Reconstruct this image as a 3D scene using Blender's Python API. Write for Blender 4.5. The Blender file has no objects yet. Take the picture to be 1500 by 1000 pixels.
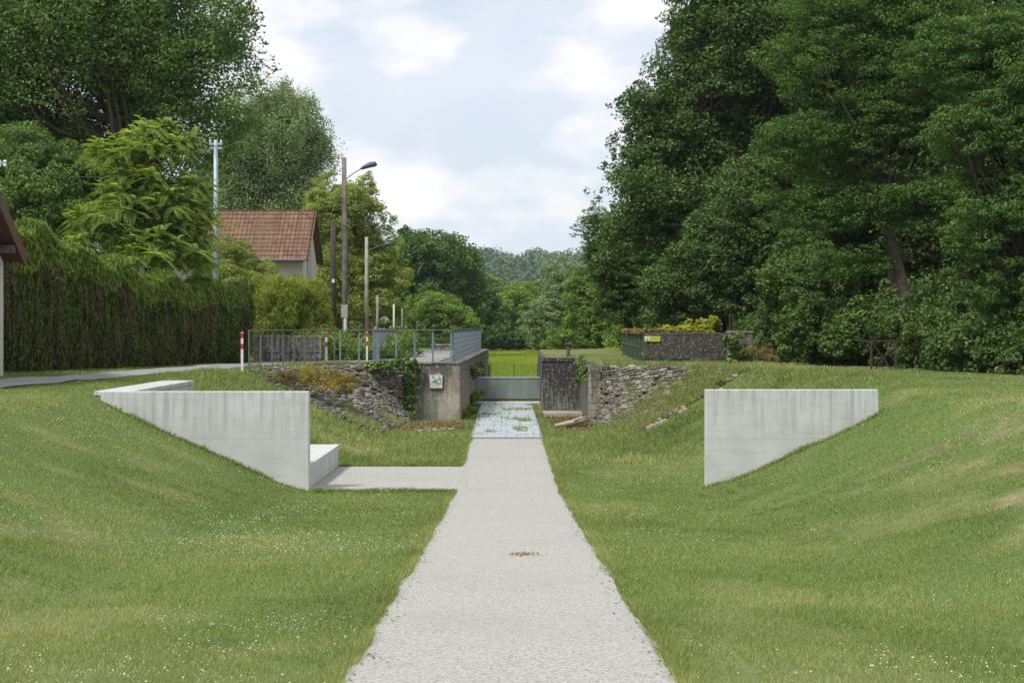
import bpy, math
import numpy as np
from mathutils import Vector, Matrix, noise

# ---------------------------------------------------------------- camera
S = bpy.context.scene
EYE = 3.2            # metres above the floor of the dry canal (z = 0)
F = 2083.3           # focal length in pixels of the 1500 px wide photograph
cam_d = bpy.data.cameras.new('camera')
cam_d.lens = 50.0; cam_d.sensor_width = 36.0
cam_d.shift_y = -23.0/1500.0
cam_d.clip_start = 0.1; cam_d.clip_end = 6000
cam = bpy.data.objects.new('camera', cam_d)
S.collection.objects.link(cam)
cam.location = (0, 0, EYE); cam.rotation_euler = (math.radians(90), 0, 0)
S.camera = cam

# ---------------------------------------------------------------- sun, sky, exposure
SUN_EL, SUN_AZ = math.radians(56), math.radians(-132)     # azimuth from +Y towards +X
sd = Vector((math.sin(SUN_AZ)*math.cos(SUN_EL), math.cos(SUN_AZ)*math.cos(SUN_EL), math.sin(SUN_EL)))
sl = bpy.data.lights.new('sun', 'SUN'); sl.energy = 2.8; sl.angle = math.radians(9); sl.color = (1, .965, .9)
so = bpy.data.objects.new('sun', sl); S.collection.objects.link(so)
so.rotation_euler = sd.to_track_quat('Z', 'Y').to_euler(); so.location = sd*60
W = bpy.data.worlds.new('World'); S.world = W; W.use_nodes = True
nt = W.node_tree; N = nt.nodes; L = nt.links; N.clear()
out = N.new('ShaderNodeOutputWorld'); bg = N.new('ShaderNodeBackground'); L.new(bg.outputs[0], out.inputs[0])
sky = N.new('ShaderNodeTexSky'); sky.sky_type = 'NISHITA'; sky.sun_disc = False
sky.sun_elevation = SUN_EL; sky.sun_rotation = SUN_AZ; sky.air_density = 1.0; sky.dust_density = 1.5
bg.inputs[1].default_value = 0.12
tc = N.new('ShaderNodeTexCoord')
mp = N.new('ShaderNodeMapping'); mp.inputs['Scale'].default_value = (1.0, 1.0, 1.9); mp.inputs['Location'].default_value = (3.3, 1.2, 0.4)
L.new(tc.outputs['Generated'], mp.inputs[0])
n1 = N.new('ShaderNodeTexNoise'); n1.inputs['Scale'].default_value = 6.5; n1.inputs['Detail'].default_value = 7; n1.inputs['Roughness'].default_value = .52; n1.inputs['Distortion'].default_value = .25
L.new(mp.outputs[0], n1.inputs['Vector'])
r1 = N.new('ShaderNodeValToRGB'); r1.color_ramp.elements[0].position = .36; r1.color_ramp.elements[1].position = .58
r1.color_ramp.elements[0].color = (.80, .80, .80, 1); r1.color_ramp.elements[1].color = (1, 1, 1, 1)
L.new(n1.outputs[0], r1.inputs[0])
n2 = N.new('ShaderNodeTexNoise'); n2.inputs['Scale'].default_value = 12; n2.inputs['Detail'].default_value = 6; n2.inputs['Roughness'].default_value = .5
L.new(mp.outputs[0], n2.inputs['Vector'])
r2 = N.new('ShaderNodeValToRGB'); r2.color_ramp.elements[0].position = .47; r2.color_ramp.elements[1].position = .61
r2.color_ramp.elements[0].color = (5.35, 5.75, 6.45, 1); r2.color_ramp.elements[1].color = (7.0, 7.02, 7.1, 1)
L.new(n2.outputs[0], r2.inputs[0])
mxs = N.new('ShaderNodeMix'); mxs.data_type = 'RGBA'
L.new(r1.outputs[0], mxs.inputs[0]); L.new(sky.outputs[0], mxs.inputs[6]); L.new(r2.outputs[0], mxs.inputs[7])
L.new(mxs.outputs[2], bg.inputs[0])
S.view_settings.view_transform = 'Standard'; S.view_settings.look = 'None'
S.view_settings.gamma = 1; S.view_settings.exposure = 0.35
S.render.engine = 'CYCLES'
S.cycles.max_bounces = 6; S.cycles.diffuse_bounces = 4; S.cycles.glossy_bounces = 2
S.cycles.transmission_bounces = 4; S.cycles.transparent_max_bounces = 12; S.cycles.use_denoising = True
S.cycles.caustics_reflective = False; S.cycles.caustics_refractive = False

# ---------------------------------------------------------------- helpers
col = S.collection
rng = np.random.default_rng(7)
PI = math.pi

def P(px, py, d):
    """world point seen at pixel (px,py) of the 1500x1000 photo at distance d: used to read real positions off the photo"""
    return Vector(((px-750)/F*d, d, EYE-(py-477)/F*d))

def tag(o, label=None, cat=None, group=None, kind=None):
    if label: o['label'] = label
    if cat: o['category'] = cat
    if group: o['group'] = group
    if kind: o['kind'] = kind
    return o

def empty(name, loc=(0, 0, 0), label=None, cat=None, group=None):
    o = bpy.data.objects.new(name, None); col.objects.link(o); o.location = loc
    o.empty_display_size = .2
    return tag(o, label, cat, group)

def npmesh(name, V, Fc, mat, parent=None, tint=None, smooth=False, normals=None):
    V = np.ascontiguousarray(V, dtype=np.float32); Fc = np.ascontiguousarray(Fc, dtype=np.int32)
    k = Fc.shape[1]
    me = bpy.data.meshes.new(name)
    me.vertices.add(len(V)); me.vertices.foreach_set('co', V.ravel())
    me.loops.add(Fc.size); me.loops.foreach_set('vertex_index', Fc.ravel())
    me.polygons.add(len(Fc)); me.polygons.foreach_set('loop_start', np.arange(0, Fc.size, k, dtype=np.int32))
    me.update(calc_edges=True)
    if smooth: me.polygons.foreach_set('use_smooth', np.ones(len(Fc), dtype=bool))
    if tint is not None:
        for nm, arr in (tint.items() if isinstance(tint, dict) else [('tint', tint)]):
            a = me.attributes.new(nm, 'FLOAT', 'POINT'); a.data.foreach_set('value', np.ascontiguousarray(arr, dtype=np.float32))
    me.materials.append(mat)
    o = bpy.data.objects.new(name, me); col.objects.link(o)
    if parent is not None:
        o.parent = parent
        o.matrix_parent_inverse = parent_inv(parent)
    return o

def parent_inv(p):
    m = Matrix.Identity(4)
    q = p
    while q is not None:
        m = Matrix.Translation(q.location) @ q.rotation_euler.to_matrix().to_4x4() @ m if q.parent is None else m
        q = q.parent
    return m.inverted()

class MB:
    def __init__(s): s.v = []; s.f = []
    def add(s, vs, fs):
        b = len(s.v); s.v += [tuple(v) for v in vs]; s.f += [tuple(b+i for i in f) for f in fs]
    def box(s, a, b, rot=0, jit=0):
        c = [(a[i]+b[i])/2 for i in range(3)]; h = [(b[i]-a[i])/2 for i in range(3)]
        vs = []
        for z in (-1, 1):
            for (x, y) in ((-1, -1), (1, -1), (1, 1), (-1, 1)):
                X, Y = x*h[0], y*h[1]
                if rot: X, Y = X*math.cos(rot)-Y*math.sin(rot), X*math.sin(rot)+Y*math.cos(rot)
                vs.append((c[0]+X+jit*rng.uniform(-1, 1), c[1]+Y+jit*rng.uniform(-1, 1), c[2]+z*h[2]+jit*rng.uniform(-1, 1)))
        s.add(vs, [(0, 3, 2, 1), (4, 5, 6, 7), (0, 1, 5, 4), (1, 2, 6, 5), (2, 3, 7, 6), (3, 0, 4, 7)]); return s
    def obox(s, c, ax, hs, jit=0):
        """box with centre c, axes ax (three unit vectors) and half sizes hs"""
        vs = []
        for z in (-1, 1):
            for (x, y) in ((-1, -1), (1, -1), (1, 1), (-1, 1)):
                p = Vector(c)+ax[0]*(x*hs[0])+ax[1]*(y*hs[1])+ax[2]*(z*hs[2])
                if jit: p += Vector(rng.uniform(-jit, jit, 3))
                vs.append(p)
        s.add(vs, [(0, 3, 2, 1), (4, 5, 6, 7), (0, 1, 5, 4), (1, 2, 6, 5), (2, 3, 7, 6), (3, 0, 4, 7)]); return s
    def bar(s, p, q, w, t, up=Vector((0, 0, 1))):
        p = Vector(p); q = Vector(q); d = (q-p); l = d.length; d.normalize()
        sx = d.cross(up); sx = sx.normalized() if sx.length > 1e-4 else Vector((1, 0, 0)); uy = sx.cross(d)
        return s.obox((p+q)/2, (d, sx, uy), (l/2, w/2, t/2))
    def tube(s, pts, rad, n=8, cap=True):
        pts = [Vector(p) for p in pts]
        if not hasattr(rad, '__len__'): rad = [rad]*len(pts)
        rings = []; prev = None
        for i, p in enumerate(pts):
            d = (pts[min(i+1, len(pts)-1)]-pts[max(i-1, 0)]).normalized()
            if prev is None: a = d.orthogonal().normalized()
            else:
                a = prev-d*prev.dot(d); a = a.normalized() if a.length > 1e-5 else d.orthogonal().normalized()
            prev = a; b = d.cross(a)
            rings.append([p+(a*math.cos(2*PI*k/n)+b*math.sin(2*PI*k/n))*rad[i] for k in range(n)])
        vs = [v for r in rings for v in r]; fs = []
        for i in range(len(rings)-1):
            for k in range(n):
                fs.append((i*n+k, i*n+(k+1) % n, (i+1)*n+(k+1) % n, (i+1)*n+k))
        if cap: fs.append(tuple(range(n-1, -1, -1))); fs.append(tuple((len(rings)-1)*n+k for k in range(n)))
        s.add(vs, fs); return s
    def prism(s, plan, z0, z1):
        """plan: list of (x,y) anticlockwise"""
        n = len(plan)
        zt = z1 if hasattr(z1, '__len__') else [z1]*n
        vs = [(x, y, z0) for x, y in plan]+[(x, y, zt[i]) for i, (x, y) in enumerate(plan)]
        fs = [tuple(range(n-1, -1, -1)), tuple(range(n, 2*n))]+[(i, (i+1) % n, n+(i+1) % n, n+i) for i in range(n)]
        s.add(vs, fs); return s
    def lathe(s, c, prof, n=16, axis=None):
        b = len(s.v); vs = []; fs = []
        for r, z in prof:
            for k in range(n):
                vs.append((c[0]+r*math.cos(2*PI*k/n), c[1]+r*math.sin(2*PI*k/n), c[2]+z))
        m = len(prof)
        for i in range(m-1):
            for k in range(n): fs.append((i*n+k, i*n+(k+1) % n, (i+1)*n+(k+1) % n, (i+1)*n+k))
        fs.append(tuple(range(n-1, -1, -1))); fs.append(tuple((m-1)*n+k for k in range(n)))
        s.add(vs, fs); return s
    def build(s, name, mat, parent=None, bevel=0, smooth=False):
        me = bpy.data.meshes.new(name); me.from_pydata(s.v, [], s.f); me.update()
        me.materials.append(mat)
        if smooth: me.polygons.foreach_set('use_smooth', [True]*len(me.polygons))
        o = bpy.data.objects.new(name, me); col.objects.link(o)
        if bevel:
            m = o.modifiers.new('bevel', 'BEVEL'); m.width = bevel; m.segments = 2; m.limit_method = 'ANGLE'
        if parent is not None:
            o.parent = parent; o.matrix_parent_inverse = parent_inv(parent)
        return o

# ---------------------------------------------------------------- materials
def mat_new(name):
    m = bpy.data.materials.new(name); m.use_nodes = True
    t = m.node_tree; b = t.nodes['Principled BSDF']
    return m, t, b
def nd(t, typ, **kw):
    n = t.nodes.new(typ)
    for k, v in kw.items():
        if k in n.inputs: n.inputs[k].default_value = v
        else: setattr(n, k, v)
    return n
def ramp(t, fac, stops, interp='LINEAR'):
    r = t.nodes.new('ShaderNodeValToRGB'); cr = r.color_ramp; cr.interpolation = interp
    while len(cr.elements) < len(stops): cr.elements.new(.5)
    for e, (p, c) in zip(cr.elements, stops):
        e.position = p; e.color = (c, c, c, 1) if not hasattr(c, '__len__') else (*c, 1)
    t.links.new(fac, r.inputs[0]); return r.outputs[0]
def mixc(t, fac, a, b, mode='MIX'):
    m = t.nodes.new('ShaderNodeMix'); m.data_type = 'RGBA'; m.blend_type = mode
    for i, v in ((0, fac), (6, a), (7, b)):
        if hasattr(v, 'is_linked'): t.links.new(v, m.inputs[i])
        elif i == 0: m.inputs[0].default_value = v
        else: m.inputs[i].default_value = (*v, 1)
    return m.outputs[2]
def coords(t, scale=(1, 1, 1), rot=(0, 0, 0)):
    c = t.nodes.new('ShaderNodeTexCoord'); m = t.nodes.new('ShaderNodeMapping')
    m.inputs['Scale'].default_value = scale; m.inputs['Rotation'].default_value = rot
    t.links.new(c.outputs['Object'], m.inputs[0]); return m.outputs[0]
def noise_n(t, vec, scale, detail=4, rough=.55, dist=0):
    n = nd(t, 'ShaderNodeTexNoise', Scale=scale, Detail=detail, Roughness=rough, Distortion=dist)
    t.links.new(vec, n.inputs['Vector']); return n.outputs[0]
def bump(t, b, h, strength=.3, dist=.02):
    n = nd(t, 'ShaderNodeBump', Strength=strength, Distance=dist); t.links.new(h, n.inputs['Height']); t.links.new(n.outputs[0], b.inputs['Normal'])
def attr(t, name):
    a = t.nodes.new('ShaderNodeAttribute'); a.attribute_name = name; return a.outputs['Fac']

def simple(name, c, rough=.6, metal=0, var=.15, scale=6, bmp=.15):
    m, t, b = mat_new(name); v = coords(t); n = noise_n(t, v, scale)
    lo = tuple(x*(1-var) for x in c); hi = tuple(min(1, x*(1+var)) for x in c)
    t.links.new(ramp(t, n, [(.3, lo), (.7, hi)]), b.inputs['Base Color'])
    b.inputs['Roughness'].default_value = rough; b.inputs['Metallic'].default_value = metal
    if bmp: bump(t, b, noise_n(t, v, scale*4), bmp, .01)
    return m

def leaf_mat(name, stops, trans=.3, rough=.55, big=.35, bigscale=.5, spec=.14, warm=1.12):
    """foliage: colour by each leaf's own tint, with a soft patchy variation through the crown"""
    m, t, b = mat_new(name)
    a = attr(t, 'tint'); v = coords(t); n = noise_n(t, v, bigscale, 3)
    ad = nd(t, 'ShaderNodeMath', operation='MULTIPLY_ADD'); t.links.new(n, ad.inputs[0]); ad.inputs[1].default_value = big
    sb = nd(t, 'ShaderNodeMath', operation='SUBTRACT'); t.links.new(a, sb.inputs[0]); sb.inputs[1].default_value = big*.5
    t.links.new(sb.outputs[0], ad.inputs[2])
    stops = [(p, (q[0]*warm, q[1], q[2]*.9)) for p, q in stops]
    c = ramp(t, ad.outputs[0], stops)
    t.links.new(c, b.inputs['Base Color']); b.inputs['Roughness'].default_value = rough
    b.inputs['Specular IOR Level'].default_value = spec
    tr = t.nodes.new('ShaderNodeBsdfTranslucent')
    yel = mixc(t, .5, c, (1.0, 1.25, .35), 'MULTIPLY')
    hs = nd(t, 'ShaderNodeHueSaturation', Saturation=1.1, Value=1.4); t.links.new(yel, hs.inputs['Color'])
    t.links.new(hs.outputs[0], tr.inputs[0])
    mx = t.nodes.new('ShaderNodeMixShader'); mx.inputs[0].default_value = trans
    t.links.new(b.outputs[0], mx.inputs[1]); t.links.new(tr.outputs[0], mx.inputs[2])
    t.links.new(mx.outputs[0], t.nodes['Material Output'].inputs[0])
    return m

def concrete_new():
    m, t, b = mat_new('pale_concrete'); v = coords(t)
    base = ramp(t, noise_n(t, v, 1.3, 6, .6), [(.3, (.495, .505, .49)), (.7, (.60, .61, .595))])
    vs = coords(t, (5.0, 5.0, .35)); st = noise_n(t, vs, 1.6, 5, .6)
    # rain streaks that run down from the top edge
    g = t.nodes.new('ShaderNodeSeparateXYZ'); c = t.nodes.new('ShaderNodeTexCoord'); t.links.new(c.outputs['Object'], g.inputs[0])
    up = nd(t, 'ShaderNodeMapRange'); up.inputs[1].default_value = .7; up.inputs[2].default_value = 1.95
    t.links.new(g.outputs[2], up.inputs[0])
    s = ramp(t, st, [(.47, 0.0), (.66, 1.0)])
    mu = nd(t, 'ShaderNodeMath', operation='MULTIPLY'); t.links.new(s, mu.inputs[0]); t.links.new(up.outputs[0], mu.inputs[1])
    mu2 = nd(t, 'ShaderNodeMath', operation='MULTIPLY'); t.links.new(mu.outputs[0], mu2.inputs[0]); mu2.inputs[1].default_value = .68
    c1 = mixc(t, mu2.outputs[0], base, (.21, .215, .205))
    # shuttering lift line and faint board marks
    lz = nd(t, 'ShaderNodeMath', operation='SUBTRACT'); t.links.new(g.outputs[2], lz.inputs[0]); lz.inputs[1].default_value = 1.02
    la = nd(t, 'ShaderNodeMath', operation='ABSOLUTE'); t.links.new(lz.outputs[0], la.inputs[0])
    c1 = mixc(t, ramp(t, la.outputs[0], [(.004, .28), (.02, 0.0)]), c1, (.30, .30, .29))
    c1 = mixc(t, ramp(t, noise_n(t, coords(t, (.35, .35, 5)), 2.2, 4, .6), [(.5, 0.0), (.7, .28)]), c1, (.36, .375, .375))
    # earthy splash along the foot
    fn = noise_n(t, v, 3.0, 5); fr = ramp(t, fn, [(.5, 0.0), (.75, .35)])
    c2 = mixc(t, fr, c1, (.38, .37, .31))
    t.links.new(c2, b.inputs['Base Color']); b.inputs['Roughness'].default_value = .8
    bump(t, b, noise_n(t, v, 40, 5), .12, .004)
    return m
def concrete_old(name, pale, dark, warm, thr=.48, sc=1.0):
    m, t, b = mat_new(name); v = coords(t)
    n = noise_n(t, v, 1.7*sc, 8, .65); vs = coords(t, (4, 4, .5)); st = noise_n(t, vs, 1.2*sc, 6, .6)
    c0 = mixc(t, ramp(t, noise_n(t, v, .9, 4), [(.4, 0.0), (.62, 1.0)]), pale, warm)
    g = t.nodes.new('ShaderNodeSeparateXYZ'); c = t.nodes.new('ShaderNodeTexCoord'); t.links.new(c.outputs['Object'], g.inputs[0])
    up = nd(t, 'ShaderNodeMapRange'); up.inputs[1].default_value = .0; up.inputs[2].default_value = 1.9; up.inputs[3].default_value = -.13; up.inputs[4].default_value = .12
    t.links.new(g.outputs[2], up.inputs[0])
    ad = nd(t, 'ShaderNodeMath', operation='ADD'); t.links.new(st, ad.inputs[0]); t.links.new(up.outputs[0], ad.inputs[1])
    s = ramp(t, ad.outputs[0], [(thr-.08, 0.0), (thr+.12, 1.0)])
    c1 = mixc(t, s, c0, dark)
    c2 = mixc(t, ramp(t, noise_n(t, v, 5*sc, 9, .72), [(.54, 0.0), (.60, .8)]), c1, tuple(x*1.25 for x in pale))
    c3 = mixc(t, ramp(t, n, [(.35, .5), (.5, 0.0)]), c2, tuple(x*.5 for x in dark))
    t.links.new(c3, b.inputs['Base Color']); b.inputs['Roughness'].default_value = .9
    bump(t, b, n, .5, .03)
    return m

M = {}
M['conc'] = concrete_new()
M['lock'] = concrete_old('stained_lock_concrete', (.37, .345, .28), (.105, .098, .085), (.40, .27, .16), .50)
M['lockdark'] = concrete_old('black_weathered_masonry', (.28, .27, .235), (.035, .032, .03), (.14, .13, .11), .40, 2.4)
M['parapet'] = concrete_old('lichened_parapet_stone', (.33, .31, .25), (.11, .10, .075), (.29, .27, .17), .56, 1.3)
M['parapet_dark'] = concrete_old('dark_lichened_stone', (.26, .25, .225), (.06, .05, .045), (.13, .095, .07), .47, 2.4)
def stone_mat():
    m, t, b = mat_new('rubble_stone'); a = attr(t, 'tint'); v = coords(t)
    c = ramp(t, a, [(0, (.10, .09, .072)), (.4, (.195, .178, .143)), (.75, (.28, .258, .213)), (1, (.40, .375, .315))])
    c2 = mixc(t, ramp(t, noise_n(t, v, 7, 7, .7), [(.45, 0.0), (.65, .8)]), c, (.05, .055, .035))
    c3 = mixc(t, ramp(t, noise_n(t, v, 21, 5, .7), [(.62, 0.0), (.7, .7)]), c2, (.38, .37, .33))
    t.links.new(c3, b.inputs['Base Color']); b.inputs['Roughness'].default_value = .95
    bump(t, b, noise_n(t, v, 18, 6, .7), .6, .02); return m
M['stone'] = stone_mat()
M['steel'] = simple('galvanised_steel', (.20, .245, .285), .5, .25, .2, 9)
M['steel_pale'] = simple('pale_galvanised_pole', (.34, .40, .45), .45, .2, .12, 5)
M['wire'] = simple('dark_wire', (.05, .055, .06), .5)
M['white'] = simple('white_paint', (.72, .72, .70), .5, 0, .08)
M['red'] = simple('red_reflective', (.45, .03, .025), .4, 0, .1)
M['rust'] = simple('rusty_iron', (.075, .045, .038), .8, .2, .4, 20)
M['oldwood'] = simple('old_tarred_wood', (.055, .042, .034), .9, 0, .4, 9)
M['concpole'] = simple('weathered_concrete_pole', (.24, .222, .185), .9, 0, .35, 3)
M['concpole_pale'] = simple('pale_concrete_pole', (.36, .34, .27), .9, 0, .2, 3)
M['lampgrey'] = simple('lamp_grey_paint', (.10, .12, .15), .45, .1, .1)
M['lampglass'] = simple('lamp_glass', (.42, .43, .28), .2, 0, .1)
M['boxgrey'] = simple('grey_plastic_box', (.42, .41, .37), .6, 0, .12)
M['cream'] = simple('cream_render', (.56, .52, .45), .85, 0, .07, 2)
M['timber'] = simple('reddish_brown_boards', (.12, .05, .035), .65, 0, .3, 12)
M['timber_grey'] = simple('grey_weathered_timber', (.11, .095, .085), .85, 0, .35, 10)
M['tile_old'] = simple('old_brown_tiles', (.24, .17, .12), .9, 0, .35, 9)
M['brick'] = simple('brick_red', (.33, .15, .10), .85, 0, .3, 14)
M['green_metal'] = simple('green_painted_metal', (.065, .10, .06), .6, .1, .45, 9)
M['barks'] = simple('grey_bark', (.085, .07, .052), .95, 0, .4, 7, .6)
M['barkdark'] = simple('dark_bark', (.035, .026, .018), .95, 0, .4, 7, .6)
M['deadleaf'] = leaf_mat('dry_leaves', [(0, (.10, .055, .035)), (.5, (.20, .115, .075)), (1, (.34, .25, .17))], .1)
M['shutter'] = simple('pale_blue_grey_shutter', (.36, .42, .45), .6)
M['glassdark'] = simple('grey_window_glass', (.20, .22, .24), .15, 0, .05)
M['yellow'] = simple('yellow_sign_paint', (.75, .72, .07), .5, 0, .05)
M['black'] = simple('black_paint', (.02, .02, .02), .5)
def _sg():
    m, t, b = mat_new('printed_map_picture'); v = coords(t)
    t.links.new(ramp(t, noise_n(t, v, 9, 5, .6), [(.38, (.10, .22, .07)), (.47, (.25, .40, .20)), (.52, (.62, .68, .66)), (.62, (.45, .58, .50))]), b.inputs['Base Color']); b.inputs['Roughness'].default_value = .5; return m
M['signgreen'] = _sg()
M['panelgrey'] = simple('brown_cable', (.10, .10, .11), .6)

def path_mat():
    m, t, b = mat_new('pale_gravel_path'); v = coords(t)
    vo = nd(t, 'ShaderNodeTexVoronoi', Scale=75.0); t.links.new(v, vo.inputs['Vector'])
    sp = t.nodes.new('ShaderNodeSeparateColor'); t.links.new(vo.outputs['Color'], sp.inputs[0])
    g = ramp(t, sp.outputs[0], [(0, (.17, .165, .145)), (.22, (.335, .328, .295)), (.8, (.43, .42, .38)), (1, (.56, .545, .50))])
    g2 = mixc(t, ramp(t, noise_n(t, v, 1.1, 6, .6), [(.35, 0.0), (.7, .4)]), g, (.37, .365, .335))
    g3 = mixc(t, ramp(t, noise_n(t, v, .45, 5, .6), [(.5, 0.0), (.8, .45)]), g2, (.30, .285, .25))
    g4 = mixc(t, ramp(t, noise_n(t, v, 28, 3, .6), [(.6, 0.0), (.72, .5)]), g3, (.25, .23, .20))
    t.links.new(g4, b.inputs['Base Color']); b.inputs['Roughness'].default_value = .95
    bump(t, b, vo.outputs['Distance'], .5, .012); return m
M['path'] = path_mat()
def road_mat():
    m, t, b = mat_new('grey_lane'); v = coords(t)
    g = ramp(t, noise_n(t, v, 60, 3, .7), [(.3, (.19, .195, .19)), (.7, (.31, .31, .30))])
    g2 = mixc(t, ramp(t, noise_n(t, v, .8, 5, .6), [(.45, 0.0), (.7, .6)]), g, (.33, .33, .31))
    t.links.new(g2, b.inputs['Base Color']); b.inputs['Roughness'].default_value = .9; return m
M['road'] = road_mat()
def ground_mat():
    m, t, b = mat_new('turf'); v = coords(t)
    g = ramp(t, noise_n(t, v, .55, 6, .6), [(.3, (.10, .16, .045)), (.5, (.13, .20, .06)), (.7, (.175, .23, .08))])
    f = noise_n(t, v, 38, 4, .7)
    g1 = mixc(t, ramp(t, f, [(.35, .75), (.6, 0.0)]), g, (.06, .08, .025))
    g2 = mixc(t, attr(t, 'straw'), g1, (.26, .225, .12))
    soil = ramp(t, noise_n(t, v, 5, 6, .7), [(.35, (.045, .035, .025)), (.7, (.13, .095, .065))])
    g3 = mixc(t, attr(t, 'soil'), g2, soil)
    g4 = mixc(t, attr(t, 'sun_tone'), g3, ramp(t, noise_n(t, v, .35, 5, .6), [(.3, (.16, .24, .035)), (.7, (.27, .33, .06))]))
    t.links.new(g4, b.inputs['Base Color']); b.inputs['Roughness'].default_value = .95
    b.inputs['Specular IOR Level'].default_value = .1
    bump(t, b, f, .5, .03); return m
M['turf'] = ground_mat()
M['grass'] = leaf_mat('grass_blades', [(0, (0.120, 0.172, 0.058)), (.35, (0.202, 0.271, 0.100)), (.65, (0.278, 0.346, 0.143)), (.85, (0.366, 0.403, 0.227)), (1, (0.530, 0.438, 0.347))], .3, .6, .25, .9, .2)
M['flower'] = simple('white_petals', (.50, .51, .42), .8, 0, .2)

# foliage tones (albedo)
def tones(dark, mid, light): return [(0, dark), (.5, mid), (1, light)]
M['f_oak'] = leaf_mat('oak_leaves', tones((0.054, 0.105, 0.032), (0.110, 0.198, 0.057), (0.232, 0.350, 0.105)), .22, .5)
M['f_oakshade'] = leaf_mat('shade_toned_oak_leaves', tones((0.037, 0.078, 0.026), (0.080, 0.147, 0.044), (0.163, 0.246, 0.068)), .18, .5)  # oak tones darkened: shade of the right wood put into the albedo
M['f_locust'] = leaf_mat('locust_leaves', tones((0.040, 0.093, 0.032), (0.087, 0.171, 0.046), (0.179, 0.298, 0.073)), .2, .55)  # dark species, with the wood's shade also put into these tones
M['f_ailanthus'] = leaf_mat('tree_of_heaven_leaves', tones((0.134, 0.210, 0.063), (0.253, 0.362, 0.100), (0.421, 0.516, 0.200)), .35, .5)
M['f_poplar'] = leaf_mat('poplar_leaves', tones((0.098, 0.168, 0.076), (0.185, 0.281, 0.129), (0.330, 0.430, 0.235)), .25, .45)
M['f_light'] = leaf_mat('light_green_leaves', tones((0.125, 0.194, 0.046), (0.250, 0.337, 0.091), (0.465, 0.532, 0.221)), .3)
M['f_dark'] = leaf_mat('dark_round_tree_leaves', tones((0.036, 0.083, 0.030), (0.083, 0.161, 0.048), (0.168, 0.269, 0.085)), .2)
M['f_mid'] = leaf_mat('mid_green_leaves', tones((0.082, 0.153, 0.035), (0.164, 0.270, 0.064), (0.310, 0.431, 0.120)), .28)
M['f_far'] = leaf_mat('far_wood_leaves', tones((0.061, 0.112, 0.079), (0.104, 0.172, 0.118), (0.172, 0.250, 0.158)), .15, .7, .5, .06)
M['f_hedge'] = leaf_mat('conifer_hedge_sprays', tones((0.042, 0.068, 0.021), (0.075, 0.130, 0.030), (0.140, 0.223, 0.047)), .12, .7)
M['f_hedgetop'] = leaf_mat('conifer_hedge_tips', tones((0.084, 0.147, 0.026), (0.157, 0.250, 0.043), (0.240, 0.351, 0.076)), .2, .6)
M['f_hedgebrown'] = leaf_mat('bare_hedge_twigs', tones((0.047, 0.036, 0.029), (0.102, 0.073, 0.059), (0.187, 0.139, 0.098)), .05, .8)
M['f_bamboo'] = leaf_mat('bamboo_leaves', tones((0.113, 0.177, 0.027), (0.240, 0.316, 0.068), (0.430, 0.455, 0.164)), .35)
M['f_ivy'] = leaf_mat('ivy_leaves', tones((0.040, 0.078, 0.023), (0.094, 0.172, 0.043), (0.203, 0.296, 0.085)), .15, .4)
M['f_vine'] = leaf_mat('autumn_vine_leaves', [(0, (.20, .09, .05)), (.3, (.24, .14, .07)), (.5, (.30, .25, .09)), (.7, (.22, .27, .06)), (1, (.14, .21, .05))], .3)
M['f_yellow'] = leaf_mat('yellow_green_leaves', tones((.14, .18, .02), (.27, .31, .04), (.42, .43, .07)), .35)
M['f_wort'] = leaf_mat('yellow_flowers', tones((.13, .15, .04), (.30, .26, .04), (.50, .39, .05)), .2)
M['f_weed'] = leaf_mat('dry_weeds', tones((.10, .09, .03), (.19, .16, .07), (.30, .26, .13)), .2)

# ---------------------------------------------------------------- terrain
def sstep(a, b, x):
    u = np.clip((x-a)/(b-a), 0, 1); return u*u*(3-2*u)
_G = rng.random((64, 64))
def vnoise(x, y):
    x = np.asarray(x, float); y = np.asarray(y, float)
    xi = np.floor(x).astype(int); yi = np.floor(y).astype(int); fx = x-xi; fy = y-yi
    fx = fx*fx*(3-2*fx); fy = fy*fy*(3-2*fy)
    g = lambda a, b: _G[a % 64, b % 64]
    return (g(xi, yi)*(1-fx)+g(xi+1, yi)*fx)*(1-fy)+(g(xi, yi+1)*(1-fx)+g(xi+1, yi+1)*fx)*fy
def fbm(x, y, o=3):
    s = 0; a = .5; t = 0
    for i in range(o): s = s+a*vnoise(x*2**i+7*i, y*2**i-3*i); t += a; a *= .5
    return s/t
def zfloor(y):
    t = (27.0-np.asarray(y, float))*.0574
    return .5*(t+np.sqrt(t*t+.008))-.02
LC = ([-50, 41.5, 43, 44.5, 46, 47.2, 48.0, 48.1, 48.4, 76, 77, 82, 400], [-8.05, -8.05, -7.6, -6.8, -5.7, -4.6, -3.55, -3.3, -2.7, -2.2, -3, -8, -8])
LT = ([-50, 41.5, 44, 46.5, 48.0, 48.1, 48.4, 76, 77, 82, 400], [-3.9, -3.9, -3.75, -3.45, -3.3, -3.1, -2.3, -1.9, -2.4, -5, -5])
RC = ([-50, 40, 41.5, 43, 45, 46.5, 47.2, 47.5, 54.06, 54.5, 76, 77, 82, 400], [7.75, 7.75, 7.2, 6.3, 4.9, 3.7, 3.05, 3.05, 3.05, 1.42, 1.5, 3, 8, 8])
RT = ([-50, 41, 43, 45, 47.1, 47.5, 54.06, 54.5, 76, 77, 82, 400], [3.6, 3.6, 3.45, 3.2, 2.75, 2.75, 2.75, 1.25, 1.4, 2, 5, 5])
PU = [0, .13, .28, .43, .565, .71, .865, 1.0, 1.12, 1.3]; PV = [0, .075, .20, .35, .48, .625, .79, .945, .99, 1.0]
TOP = 1.93
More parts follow.
